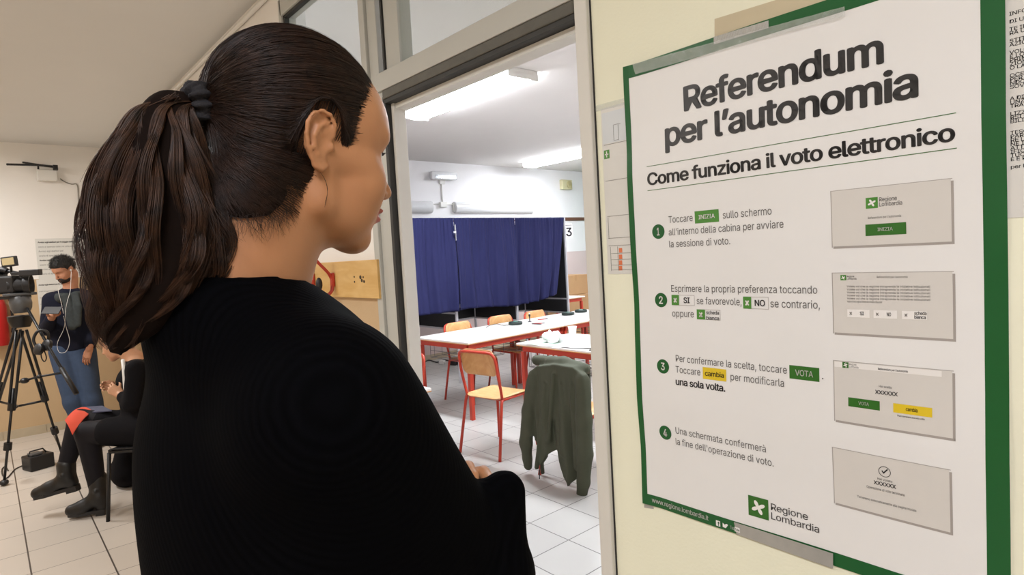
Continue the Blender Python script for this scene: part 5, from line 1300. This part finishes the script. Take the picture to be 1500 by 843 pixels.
# headphones on the pan handle
hpn = thing('headphones', 'black headphones hanging from the tripod pan handle', 'headphones', tuple(Q(60, 500, -.1))); HI = Matrix.Translation(-Vector(hpn.location))
b_ = MB(); b_.tube(catmull([Q(53, 508, -.12), Q(49, 498, -.12), Q(54, 487, -.11), Q(63, 484, -.10), Q(70, 488, -.09), Q(71, 498, -.08)], 6), .010, 8); q = b_.build('headband', M_black, hpn, smooth=True); q.matrix_parent_inverse = HI
for p_ in (Q(57, 512, -.13), Q(69, 506, -.10)):
    b_ = MB(); b_.lathe([(.03, -.02), (.042, -.012), (.042, .012), (.03, .02)], 20, Matrix.Translation(p_) @ Matrix.Rotation(math.radians(70), 4, 'X') @ Matrix.Rotation(.5, 4, 'Y')); q = b_.build('ear_cup', M_black, hpn, smooth=True, angle=40); q.matrix_parent_inverse = HI
cable('headphone_cable', [Q(60, 516, -.12), Q(61, 525, -.12), Q(65, 530, -.12), Q(68, 524, -.12), Q(64, 512, -.11)], .004, 'thin black cable looping under the headphones')
# battery box on the floor
bp_ = on_plane(2, 0, 57, 686); bt = thing('battery_pack', 'black battery box lying on the tiled floor by the tripod', 'battery box', (bp_[0], bp_[1], 0), math.radians(20))
MB().box((-.075, -.085, 0), (.075, .085, .115), b=.008).build('battery_case', M_black, bt); MB().box((-.035, -.06, .1155), (.045, .02, .135), b=.006).build('connector_block', M_trig, bt); MB().tube([(0, -.06, .115), (0, -.05, .15), (0, .04, .15), (0, .06, .115)], .006, 8).build('carry_loop', M_black, bt, smooth=True)
cable('power_cable', [tuple(on_plane(2, .006, *p)) for p in ((41, 678), (32, 683), (22, 688), (14, 697), (9, 701), (4, 697), (3, 688), (8, 684), (12, 690))], .0045, 'thin black cable running from the battery box to the tripod foot')
# --- end wall: fire extinguisher, notices, white box with black rods
M_fire = mat('extinguisher_red', 'b3201f', .35, var=.05)
yz = on_plane(0, XF + .1, -4, 465); ex = thing('fire_extinguisher', 'red fire extinguisher cut off by the left edge of the photo', 'fire extinguisher', (XF + .09, yz[1], .92))
MB().lathe([(0, 0), (.07, .004), (.078, .03), (.078, .38), (.06, .44), (.03, .47), (.03, .49), (0, .49)], 28).build('cylinder_body', M_fire, ex, smooth=True, angle=40); MB().box((-.02, -.03, .49), (.02, .06, .54), b=.006).build('valve', M_black, ex); MB().tube(catmull([(0, .05, .52), (.03, .10, .45), (.03, .11, .25), (.02, .10, .12)], 6), .011, 8).build('hose', M_black, ex, smooth=True); MB().box((-.088, -.03, .2), (-.07, .03, .26)).build('wall_bracket', M_black, ex)
def end_notice(a, b_, rows, label, seed):
    p0, p1 = on_plane(0, XF, *a), on_plane(0, XF, *b_); y0, z1, y1, z0 = p0[1], p0[2], p1[1], p1[2]
    mb = MB().box((XF + .0004, y0, z0), (XF + .0012, y1, z1)); o = tag(mb.build('wall_notice', M_notice), label, 'notice'); g2 = MB(); r_ = random.Random(seed); H_ = z1 - z0; W_ = y1 - y0
    for k in range(rows):
        z = z1 - H_ * (k + 1) / (rows + 1); txt = ''.join(r_.choice('aeionrtlscdm   ') for _ in range(46)) if False else ('Avviso agli elettori per il seggio della sezione' if k % 2 == 0 else 'orario di apertura dalle ore sette alle ventitre')
        vs, fs = glyphs(txt[:int(len(txt) * r_.uniform(.5, 1))].strip(), .02 if k % 4 == 0 else 0); kk = .014 / CAPH; wmax = max(v[0] for v in vs); kx = min(kk, W_ * .9 / wmax)
        g2.add([(XF + .0016, y0 + W_ * .05 + v[0] * kx, z + v[1] * kx * 1.2) for v in vs], fs)
    g2.build('printed_text', M_ink2, o); return o
end_notice((51, 350), (124, 406), 8, 'white printed notice on the end wall behind the head of the bearded person', 2)
end_notice((53, 410), (108, 470), 6, 'lower white notice on the end wall, partly hidden by the bearded person', 5)
end_notice((126, 350), (178, 455), 9, 'white notice on the end wall between the bearded person and the ponytail', 9)
p0, p1 = on_plane(0, XF + .04, 53, 249), on_plane(0, XF + .04, 84, 266)
wb = thing('wall_box', 'white box with black rods on top, high on the end wall', 'wall box', (XF, (p0[1] + p1[1]) / 2, p1[2])); wy = (p1[1] - p0[1]) / 2; hz_ = p0[2] - p1[2]
MB().box((0, -wy, 0), (.09, wy, hz_), b=.008).build('box_case', M_white, wb)
loc = lambda px, py, x=.12: tuple(on_plane(0, XF + x, px, py) - np.array(wb.location))
r_ = MB(); r_.tube([loc(10, 241, .30), loc(55, 242, .16), loc(81, 245, .10)], .010, 8); r_.tube([loc(33, 238, .02), loc(60, 242, .06), loc(81, 244, .10)], .009, 8); r_.box(tuple(np.array(loc(81, 245)) - np.array((.02, .02, .03))), tuple(np.array(loc(81, 245)) + np.array((.02, .02, .02))), b=.003)
r_.tube([loc(56, 243, .1), loc(56, 250, .06)], .008, 8); r_.build('black_rod', M_black, wb, smooth=True, angle=40)
cable('wall_cable', [tuple(on_plane(0, XF + .008, *p)) for p in ((88, 262), (96, 267), (105, 270), (113, 271), (115, 290), (117, 320), (118, 349))], .005, 'thin grey cable running from the white wall box down the end wall', mat('grey_cable', '8a857c', .5))
# ---------------------------------------------------------------- the woman reading the poster
WO = np.array((-.6405, .2650, 1.650)); WS = .965
WR = frame(math.radians(1.5), math.radians(8.4), math.radians(3.2))
woman = thing('person', 'person with dark brown ponytail in black sweater, arms crossed, facing the poster', 'person', (-.65, .25, 0))
WINV = Matrix.Translation(-Vector(woman.location))
def wch(o, parent=None):
    if parent is None: o.matrix_parent_inverse = WINV
    return o
def axis(lo, a, b, hi, f, c): return np.concatenate([np.arange(lo, a, c), np.arange(a, b, f), np.arange(b, hi, c)])
Fb = Field(axis(-1.0, -.765, -.515, -.28, .0024, .009), axis(-.02, .13, .40, .68, .0024, .009), axis(-.02, 1.465, 1.80, 1.86, .0024, .010))
Wl = head(Fb, WO, WR, WS)
NB = np.array((-.668, .186, 1.475))                     # base of the neck
nk = Wl((-2.9, 0, -4.5))
Fb.cone(nk, NB, .054, .060, .012); Fb.cone(Wl((-.6, 0, -6.0)), NB + np.array((.004, .020, -.02)), .040, .046, .025)
SR, SL = np.array((-.490, .215, 1.40)), np.array((-.825, .245, 1.415))
ER, EL = np.array((-.545, .392, 1.166)), np.array((-.86, .43, 1.17))
HR, HL = np.array((-.80, .45, 1.20)), unp(600, 772, .75)
Fb.cone(NB + np.array((0, 0, -.02)), SR + np.array((-.03, 0, .01)), .052, .052, .03); Fb.cone(NB + np.array((0, 0, -.02)), SL + np.array((.03, 0, .01)), .052, .052, .03)
Fb.ell((-.655, .235, 1.27), (.165, .105, .20), None, .03); Fb.ell((-.655, .24, 1.06), (.135, .095, .20), None, .03); Fb.ell((-.655, .24, .90), (.165, .115, .14), None, .03)
HT = unp(722, 699, .655); hd_ = unp(716, 683, .655) - unp(640, 735, .70); hv, hf = hand(np.zeros(3), hd_, -CM[2] * .8 + CM[1] * .5, (.35, .5, .4), .90, -1, .0032)
hshift = HT - hv[np.argmax(hv @ (hd_ / np.linalg.norm(hd_) - CM[1] * .6))]; HL = hshift.copy(); hl = (hv + hshift, hf)
Fb.chain([SR, ER, HR], [.048, .040, .030], .015); Fb.chain([SL, EL, HL], [.048, .040, .030], .015)
for sx in (-1, 1):
    hx = -.655 + sx * .085; Fb.chain([(hx, .24, .88), (hx + sx * .012, .25, .48), (hx + sx * .015, .22, .09)], [.085, .055, .038], .03); Fb.chain([(hx + sx * .015, .21, .05), (hx + sx * .02, .37, .035)], [.038, .03], .02)
body = Fb.mesh()

hr = hand(HR, (-.9, .1, .1), (0, -1, 0), (.3, .4, .3), .95, -1, .0036)
V, F = join(body, hl, hr)
loc = (V - WO) @ WR / (.01 * WS)
fc = loc[F].mean(1)
lip = (fc[:, 0] > 8.6) & (np.abs(fc[:, 1]) < 2.1 - .2 * np.abs(fc[:, 2] + 5.5)) & (fc[:, 2] < -4.55 + .12 * np.cos(fc[:, 1] * 3)) & (fc[:, 2] > -6.75 + .12 * np.abs(fc[:, 1]))
wbody = wch(mesh_obj('body', V, F, [M_skin, M_lip], woman, mi=lip.astype(int), relax=1))
M_hair = bpy.data.materials.new('dark_brown_hair'); M_hair.use_nodes = True
nt = M_hair.node_tree; b = nt.nodes['Principled BSDF']
tc = nt.nodes.new('ShaderNodeTexCoord'); nz = nt.nodes.new('ShaderNodeTexNoise'); nz.inputs['Scale'].default_value = 90; nt.links.new(tc.outputs['Object'], nz.inputs['Vector'])
rp = nt.nodes.new('ShaderNodeValToRGB'); rp.color_ramp.elements[0].color = lin('120b08'); rp.color_ramp.elements[1].color = lin('362014'); rp.color_ramp.elements[0].position = .2; rp.color_ramp.elements[1].position = .9
nt.links.new(nz.outputs['Fac'], rp.inputs[0]); nt.links.new(rp.outputs[0], b.inputs['Base Color']); b.inputs['Roughness'].default_value = .46; b.inputs['Specular IOR Level'].default_value = .35
b.inputs['Sheen Weight'].default_value = 0
M_hbase = mat('hair_undercoat', '140c08', .85, var=.25, scale=60, bump=.4, bscale=120, spec=.08)
M_tail = M_hair.copy(); M_tail.name = 'ponytail_hair'; [n_ for n_ in M_tail.node_tree.nodes if n_.type == 'VALTORGB'][0].color_ramp.elements[1].color = lin('553621')  # lighter copy of the hair: the tail's lit highlights put into the colour
# hair cap
cm = .01 * WS
HC = np.array((-.55, 0, 4.1)); HRd = np.array((9.55, 7.75, 9.0))     # centre and radii in head units
HAIRPOLY = [(9.2, 7.6), (8.25, 6.3), (6.9, 5.6), (5.9, 4.0), (5.2, 2.6), (4.6, 1.2), (3.4, .6), (2.6, 1.6), (2.1, 3.7), (.2, 4.6), (-1.6, 4.3), (-2.5, 1.8), (-2.5, -.4), (-1.9, -2.2), (-2.5, -4.4), (-3.0, -6.6), (-4.4, -7.8), (-6.4, -8.4), (-9.5, -8.2), (-14, -6), (-14, 16), (10, 16), (10, 8.4)]
def hair_fn(P, surf=False):
    q = P if surf else (P - WO) @ WR / cm
    e = q - HC; k0 = np.linalg.norm(e / HRd, axis=-1); k1 = np.linalg.norm(e / (HRd * HRd), axis=-1) + 1e-9; d = k0 * (k0 - 1) / k1
    na, nb = np.array((-2.4, 0, -1.0)), np.array((-5.0, 0, -9.5)); nab = nb - na; tt = np.clip(((q - na) @ nab) / (nab @ nab), 0, 1); dn = np.linalg.norm(q - na - tt[..., None] * nab, axis=-1) - (6.05 - .1 * tt)
    hh = np.clip(.5 + .5 * (d - dn) / 1.5, 0, 1); d = d * (1 - hh) + dn * hh - 1.5 * hh * (1 - hh)
    if surf: return d
    d = d - .10 * np.sin(np.arctan2(e[..., 1], e[..., 2] + 3) * 40 + e[..., 0] * .3) * np.clip(k0, 0, 1)
    pd = poly_sd(q[..., 0] + .12 * np.sin(q[..., 2] * 5), q[..., 2], HAIRPOLY); d = d + .55 * np.clip(1 + pd / 1.6, 0, 1) ** 1.5
    h = np.clip(.5 - .5 * (pd - d) / .5, 0, 1); return (pd * (1 - h) + d * h + .5 * h * (1 - h)) * cm
lo, hi = WO - .17, WO + .17
Fh = Field(ar(lo[0], hi[0], .003), ar(lo[1], hi[1], .003), ar(lo[2], hi[2], .003)); Fh.op(hair_fn, lo, hi, .001)
V, F = Fh.mesh(); HV = (V - WO) @ WR / cm; hairo = wch(mesh_obj('hair', V, F, M_hbase, woman, relax=1))
# combed strands over the cap: every strand runs over the skull to the hair tie
TIE = np.array((-10.35, -.1, 2.7)); tu = (TIE - HC) / HRd; tu /= np.linalg.norm(tu)
def proj_surf(q, off):
    for it in range(5):
        d = hair_fn(q, True); e = .05; g = np.stack([hair_fn(q + np.eye(3)[k] * e, True) - d for k in range(3)], -1) / e
        q = q - g * ((d - off) / np.maximum((g * g).sum(-1), .05))[..., None]
    return q
HEDGE = HV[poly_sd(HV[:, 0], HV[:, 2], HAIRPOLY) > -1.3]
def cap_paths(n, off=(.02, .22), N=20, pool=None, wobs=1.0):
    pool = HV if pool is None else pool; root = pool[rng.integers(0, len(pool), n)]; u = (root - HC) / HRd; u /= np.linalg.norm(u, axis=1, keepdims=True)
    om = np.arccos(np.clip(u @ tu, -1, 1)); ok = (om > .1) & (om < 2.8); u, om, root = u[ok], om[ok], root[ok]; n = len(u)
    s = np.linspace(0, 1, N); P = (np.sin((1 - s)[None] * om[:, None])[..., None] * u[:, None] + np.sin(s[None] * om[:, None])[..., None] * tu) / np.sin(om)[:, None, None]
    perp = np.cross(u, tu); perp /= np.linalg.norm(perp, axis=1, keepdims=True) + 1e-9
    wob = wobs * .010 * np.sin(s[None] * rng.uniform(4, 9, n)[:, None] + rng.uniform(0, 6, n)[:, None]) + rng.normal(size=n)[:, None] * .02 * np.sin(s * np.pi)[None]
    P = P + perp[:, None] * wob[..., None]; q = HC + HRd * P
    q = q + (root - q[:, 0])[:, None] * ((1 - s) ** 1.5)[None, :, None]
    ext = q[:, :1] - q[:, 1:2]; ext /= np.linalg.norm(ext, axis=2, keepdims=True) + 1e-9; q = q + ext * (rng.uniform(0, .75, n) ** 1.5)[:, None, None] * ((1 - s) ** 4)[None, :, None]
    dx = (q[..., 0] + .6) / 2.3; zt = .9 + 3.7 * np.sqrt(np.clip(1 - dx ** 2, 0, 1)); fr_ = (root[:, 0] > .6)[:, None] & (np.abs(dx) < 1) & (q[..., 2] < zt) & (q[..., 2] > -1) & (np.abs(q[..., 1]) > 3); q[..., 2] = np.where(fr_, zt, q[..., 2])
    e = rng.uniform(*off, n)[:, None] * np.sin(np.pi * np.clip(s * .9 + .1, 0, 1))[None]
    q = proj_surf(q, e); w_ = np.clip((s - .86) / .14, 0, 1)[None, :, None]; q = q * (1 - w_) + TIE * w_
    return WO + (q * cm) @ WR.T
P = np.concatenate([cap_paths(7000), cap_paths(4500, (.02, .10), 20, HEDGE), cap_paths(700, (.12, .42), 20, None, 3.0)]); N = P.shape[1]
rad = np.full(P.shape[:2], .00027) * (np.minimum(1, np.linspace(.15, 3, N)))[None]
wch(strands('hair_strands', P, rad, M_hair, woman))
# flyaways
P = cap_paths(40, (.15, .5)); rad = np.full(P.shape[:2], .00013); wch(strands('flyaway_hair', P, rad, M_hair, woman))
# baby hair at the nape and in front of the ear
def wisps(px_list, depth, n, ln, r, jit=.006):
    out = []
    for a, b_, c_ in px_list:
        for k in range(n):
            j = rng.normal(size=(3, 3)) * jit * np.array([[.25], [1], [1]]); p0, p1, p2 = unp(*a, depth) + j[0], unp(*b_, depth) + j[1], unp(*c_, depth) + j[2]
            s = np.linspace(0, 1, 14)[:, None]; out.append(p0 * (1 - s) ** 2 + 2 * p1 * s * (1 - s) + p2 * s * s)
    P = np.array(out); return P, np.full(P.shape[:2], r) * np.linspace(1, .3, 14)[None]
# ponytail
TW = WO + WR @ (TIE * cm)
tail_px = [((268, 143), .0), ((246, 158), .008), ((236, 200), .012), ((230, 262), .012), ((233, 330), .012), ((230, 390), .014), ((214, 440), .018), ((184, 482), .02), ((172, 512), .022)]
tail_r = [.010, .021, .034, .049, .059, .056, .041, .022, .006]
dT = float((CM @ (TW - np.array([0, 0, CAMZ])))[2])
tail_pts = np.array([unp(*p, dT - dd - .012) for p, dd in tail_px])
tail_pts[0] = TW
def interp(A, s):
    k = np.linspace(0, 1, len(A)); A = np.asarray(A); return np.stack([np.interp(s, k, A[:, i]) for i in range(A.shape[1])], 1) if A.ndim == 2 else np.interp(s, k, A)
dense = np.array(catmull(tail_pts, 8)); rdense = np.array([x[0] for x in catmull([(r, 0, 0) for r in tail_r], 8)])
Ft = Field(ar(dense[:, 0].min() - .09, dense[:, 0].max() + .09, .004), ar(dense[:, 1].min() - .09, dense[:, 1].max() + .09, .004), ar(dense[:, 2].min() - .05, dense[:, 2].max() + .05, .004))
VIEW = CM[2] * .94 + CM[0] * -.35
for i in range(len(dense) - 1): Ft.cone(dense[i], dense[i + 1], rdense[i] * .66, rdense[i + 1] * .66, .006, flat=(VIEW, 1.5))
V, F = Ft.mesh(); tail = wch(mesh_obj('ponytail', V, F, M_hbase, woman, relax=2))
Nn = 36; Sn = 6500; s = np.linspace(0, 1, Nn); out = np.zeros((Sn, Nn, 3)); rr_ = np.zeros((Sn, Nn))
A1 = CM[0] - VIEW * (CM[0] @ VIEW); A1 /= np.linalg.norm(A1); A2 = VIEW / np.linalg.norm(VIEW)
for i in range(Sn):
    a = rng.uniform(0, 2 * np.pi); q = math.sqrt(rng.uniform(.25, 1.05)); end = rng.uniform(.72, 1.0) if rng.uniform() < .6 else rng.uniform(.4, 1.0)
    ss = s * end; c = interp(dense, ss); r = interp(rdense, ss)
    lock = int(a * 5.0) ; ph = lock * 1.7
    wv = .0070 * np.sin(ss * 12 + ph) * np.clip(ss * 2.5, 0, 1) + .0012 * np.sin(ss * 24 + ph * 2 + a); wv2 = .006 * np.cos(ss * 14 + ph * 1.3) * np.clip(ss * 2.5, 0, 1)
    a2 = a + .5 * np.sin(ss * 5 + ph) * .5
    out[i] = c + A1 * (np.cos(a2) * q * r + wv)[:, None] + A2 * (np.sin(a2) * q * r * .62 + wv2)[:, None]
    rr_[i] = .00034 * np.clip(1.15 - s, .1, 1)
wch(strands('ponytail_strands', out, rr_, M_tail, tail), tail)
d0 = dT - .03
P1, r1 = wisps([((240, 160), (120, 250), (123, 318)), ((230, 170), (105, 265), (150, 395)), ((215, 190), (140, 250), (128, 340)), ((225, 175), (150, 215), (127, 300)), ((262, 180), (285, 290), (345, 352)), ((268, 200), (300, 330), (320, 358)), ((250, 200), (345, 345), (302, 362))], d0, 9, .1, .00035, .004)
P2, r2 = wisps([((255, 140), (175, 190), (150, 270)), ((250, 230), (120, 330), (150, 440)), ((240, 300), (110, 370), (185, 480))], d0, 26, .1, .0004, .010)
wch(strands('loose_hair', np.concatenate([P1, P2]), np.concatenate([r1, r2]), M_tail, tail), tail)
HB = []
def edge_wisps(seg, n, ln, fl, r):
    """short soft hairs along a stretch of the hairline, both sides of the head"""
    P = np.array(seg, float); L = np.r_[0, np.cumsum(np.linalg.norm(np.diff(P, axis=0), axis=1))]
    t = rng.uniform(0, L[-1], n); x = np.interp(t, L, P[:, 0]); z = np.interp(t, L, P[:, 1]); sd = np.where(rng.uniform(size=n) < .75, -1, 1)
    q = np.stack([x + rng.normal(size=n) * .25, sd * 6.3, z + rng.normal(size=n) * .25], 1)
    for it in range(6):
        d = hair_fn(q, True); e = .05; g = (hair_fn(q + np.array((0, e, 0)), True) - d) / e; q[:, 1] -= np.where(np.abs(g) > .15, (d + .35) / np.where(np.abs(g) > .15, g, 1), 0).clip(-1, 1)
    k = np.linspace(0, 1, 9); l = rng.uniform(*ln, n); dr = np.array([fl[0], fl[1]]) + rng.normal(size=(n, 2)) * .45; dr /= np.linalg.norm(dr, axis=1, keepdims=True)
    cv = rng.normal(size=n) * .5
    out = q[:, None] + np.stack([(dr[:, 0] * l)[:, None] * k - (dr[:, 1] * l * cv)[:, None] * k * (1 - k), (sd * .12)[:, None] * np.sin(k * 3.1), (dr[:, 1] * l)[:, None] * k + (dr[:, 0] * l * cv)[:, None] * k * (1 - k)], -1)
    out = proj_surf(out, .02 + .12 * k[None] ** 2 * rng.uniform(0, 1, n)[:, None] - .45 * 0)
    # keep them just off the skin rather than on the thicker hair surface
    HB.append((out, np.full(out.shape[:2], r) * np.linspace(1, .35, 9)[None]))
edge_wisps([(-1.9, -1.0), (-2.5, -4.4), (-3.0, -6.6)], 200, (.8, 2.4), (.9, -.8), .00016)
edge_wisps([(-3.0, -6.6), (-4.4, -7.8), (-6.4, -8.4), (-9.0, -8.3)], 260, (.8, 2.6), (.35, -1.0), .00016)
edge_wisps([(8.2, 6.2), (6.9, 5.6), (5.9, 4.0), (5.2, 2.6), (4.6, 1.2), (3.4, .6), (2.6, 1.4)], 420, (.3, 1.0), (.5, -.9), .00013)
edge_wisps([(3.6, .6), (4.4, 1.0)], 36, (.8, 2.4), (.1, -1.0), .00012)
p0 = np.array((-.6, -6.9, -2.6)); sq = np.linspace(0, 1, 9)[:, None]; NP = []
for k in range(4): p2 = p0 + np.array((1.3, .5, -3.6 + k * .2)); p1 = p0 + np.array((1.6, -.2, -1.2)); NP.append(p0 * (1 - sq) ** 2 + 2 * p1 * sq * (1 - sq) + p2 * sq * sq)
HB.append((np.array(NP), np.full((4, 9), .00015)))
NP = WO + (np.concatenate([h_[0] for h_ in HB]) * cm) @ WR.T; wch(strands('hairline_hair', NP, np.concatenate([h_[1] for h_ in HB]), M_hair, woman))
# eyebrow, lashes, eyes
eb = []
for y in (-1, 1):
    for k in range(80):
        f = rng.uniform(0, 1); p0 = np.array((9.3 - 1.3 * f ** 1.5, y * (1.3 + 3.5 * f), 2.9 + .45 * math.sin(f * 2.6) + rng.normal() * .13)); p2 = p0 + np.array((-.25 * f, y * .55, .14)); eb.append(np.linspace(0, 1, 4)[:, None] * (p2 - p0) + p0)
eb = WO + (np.array(eb) * cm) @ WR.T; wch(strands('eyebrow', eb, np.full(eb.shape[:2], .00022), M_hair, woman))
el = []
for y in (-1, 1):
    for k in range(26):
        f = k / 25; p0 = np.array((8.5 - .7 * f, y * (2.2 + 2.1 * f), 1.35 + .1 * math.sin(f * 3))); p2 = p0 + np.array((.75, y * .25, .10)); p1 = (p0 + p2) / 2 + np.array((.05, 0, -.18)); sq = np.linspace(0, 1, 6)[:, None]; el.append(p0 * (1 - sq) ** 2 + 2 * p1 * sq * (1 - sq) + p2 * sq * sq)
el = WO + (np.array(el) * cm) @ WR.T; wch(strands('eyelash', el, np.full(el.shape[:2], .00018), M_black, woman))
for y in (-1, 1):
    e = MB(); e.ell(WO + WR @ (np.array((7.18, y * 3.15, 1.08)) * cm), (1.25 * cm,) * 3, 20); eo = wch(e.build('eye', M_eyew, woman, smooth=True))
    g_ = MB(); g_.ell(WO + WR @ (np.array((8.12, y * 3.15, 1.08)) * cm), (.42 * cm,) * 3, 14); g_.build('iris', M_iris, eo, smooth=True)
# scrunchie
M_scr2 = mat('black_scrunchie', '141216', .85, bump=.5, bscale=400)
Fs = Field(ar(TW[0] - .05, TW[0] + .05, .0022), ar(TW[1] - .05, TW[1] + .05, .0022), ar(TW[2] - .05, TW[2] + .05, .0022))
td = dense[4] - TW; td /= np.linalg.norm(td); sa = np.cross(td, [0, 0, 1.]); sa /= np.linalg.norm(sa); sb = np.cross(td, sa)
for k in range(22):
    a = 2 * np.pi * k / 22; c_ = TW + td * .002 + (sa * math.cos(a) + sb * math.sin(a)) * (.0125 + .0025 * math.sin(k * 2.7)); ax_ = np.stack([sa * math.cos(a) + sb * math.sin(a), td, -sa * math.sin(a) + sb * math.cos(a)], 1)
    Fs.ell(c_, (.0085 + .003 * math.sin(k * 5), .0105 + .003 * math.cos(k * 3.1), .0036), ax_, .0012)
V, F = Fs.mesh(); wch(mesh_obj('hair_scrunchie', V, F, M_scr2, woman))
# sweater
M_knit = bpy.data.materials.new('black_knit'); M_knit.use_nodes = True; nt = M_knit.node_tree; b = nt.nodes['Principled BSDF']
b.inputs['Base Color'].default_value = lin('0d0c10'); b.inputs['Roughness'].default_value = .9; b.inputs['Specular IOR Level'].default_value = .02
tc = nt.nodes.new('ShaderNodeTexCoord'); mp = nt.nodes.new('ShaderNodeMapping'); mp.inputs['Rotation'].default_value = (0, math.radians(22), math.radians(20)); nt.links.new(tc.outputs['Object'], mp.inputs[0])
wv = nt.nodes.new('ShaderNodeTexWave'); wv.inputs['Scale'].default_value = 55; wv.inputs['Distortion'].default_value = 1.6; wv.inputs['Detail'].default_value = 2; nt.links.new(mp.outputs[0], wv.inputs['Vector'])
bp = nt.nodes.new('ShaderNodeBump'); bp.inputs['Strength'].default_value = .10; bp.inputs['Distance'].default_value = .002; nt.links.new(wv.outputs['Fac'], bp.inputs['Height']); nt.links.new(bp.outputs['Normal'], b.inputs['Normal'])
rp = nt.nodes.new('ShaderNodeValToRGB'); rp.color_ramp.elements[0].color = lin('040405'); rp.color_ramp.elements[1].color = lin('060608'); nt.links.new(wv.outputs['Fac'], rp.inputs[0]); nt.links.new(rp.outputs[0], b.inputs['Base Color'])
Fs = Field(ar(-1.0, -.28, .006), ar(-.02, .68, .006), ar(.74, 1.60, .006))
dz = lambda *p: np.array(p)
Fs.cone(NB + dz(.004, -.004, .012), SR + dz(-.035, 0, .012), .060, .064, .05); Fs.cone(NB + dz(-.004, -.004, .012), SL + dz(.035, 0, .012), .060, .064, .05)
Fs.ell((-.668, .232, 1.31), (.205, .138, .20), None, .05); Fs.ell((-.67, .235, 1.10), (.21, .142, .28), None, .05); Fs.ell((-.655, .24, .92), (.20, .14, .18), None, .04)
Fs.chain([SR, ER], [.072, .062], .05); Fs.chain([ER, HR + dz(.02, 0, 0)], [.062, .045], .03); Fs.chain([SL, EL], [.070, .060], .05); Fs.chain([EL, HL + dz(-.02, .0, 0)], [.06, .046], .03)
Fs.cone(unp(738, 722, .655), unp(722, 812, .655), .024, .038, .02); Fs.cone(ER, unp(712, 870, .65), .055, .045, .03)
# neck opening with a rolled collar
nd = nk - NB; nd /= np.linalg.norm(nd)
Fs.cone(NB + nd * -.01, NB + nd * .12, .063, .063, .006, 's')
ca = np.cross(nd, [1., 0, 0]); ca /= np.linalg.norm(ca); cb_ = np.cross(nd, ca); ring = [NB + nd * .026 + (ca * math.cos(a) + cb_ * math.sin(a)) * .066 for a in np.linspace(0, 2 * np.pi, 29)]
Fs.chain(ring, [.0085] * 29, .012)
V, F = Fs.mesh(); swe = wch(mesh_obj('sweater', V, F, M_knit, woman, relax=2))
# jeans and boots (below the frame)
M_jean = mat('dark_jeans', '20232e', .8, var=.15, scale=40)
Fp = Field(ar(-.92, -.38, .012), ar(.05, .48, .012), ar(.0, 1.0, .012))
for sx in (-1, 1):
    hx = -.655 + sx * .085; Fp.chain([(hx, .24, .88), (hx + sx * .012, .25, .48), (hx + sx * .015, .22, .11)], [.098, .066, .052], .03)
Fp.ell((-.655, .24, .90), (.182, .128, .12), None, .03); V, F = Fp.mesh(); wch(mesh_obj('jeans', V, F, M_jean, woman, relax=1))
for sx in (-1, 1):
    hx = -.655 + sx * .1; Fp = Field(ar(hx - .07, hx + .07, .008), ar(.12, .47, .008), ar(-.01, .16, .008)); Fp.chain([(hx, .215, .13), (hx, .21, .05), (hx + sx * .01, .39, .036)], [.055, .046, .040], .03); Fp.op(lambda P: -P[..., 2] + .002, (-2, -2, -1), (2, 2, 2), .004, 'i')
    V, F = Fp.mesh(); wch(mesh_obj('shoe', V, F, M_boot, woman, relax=1))
# repeats carry a shared group
GROUPS = {'school_chair': 'wooden school chairs around the tables', 'school_table': 'white school tables with red legs', 'booth_curtain': 'navy curtains of the voting booths', 'voting_booth': 'voting booths in a row', 'number_sign': 'number cards on the booth posts',
          'cardboard_box': 'cardboard boxes in the stack', 'round_hub': 'dark pucks on the long tables', 'pen': 'pens on the long table', 'paper_sheet': 'papers on the tables', 'power_adapter': 'power adapters on the classroom floor',
          'wall_light': 'wall lights over the curtains', 'tape_strip': 'tape strips around the poster', 'wall_notice': 'notices on the walls'}
for o in list(COL.objects):
    if o.parent is None and 'category' in o and 'group' not in o:
        k = o.name.split('.')[0]
        if k in GROUPS and not o['label'].startswith('black chair'): o['group'] = GROUPS[k]
        elif k == 'ceiling_lamp': o['group'] = 'corridor ceiling lights' if 'corridor' in o['label'] else 'classroom ceiling lights'
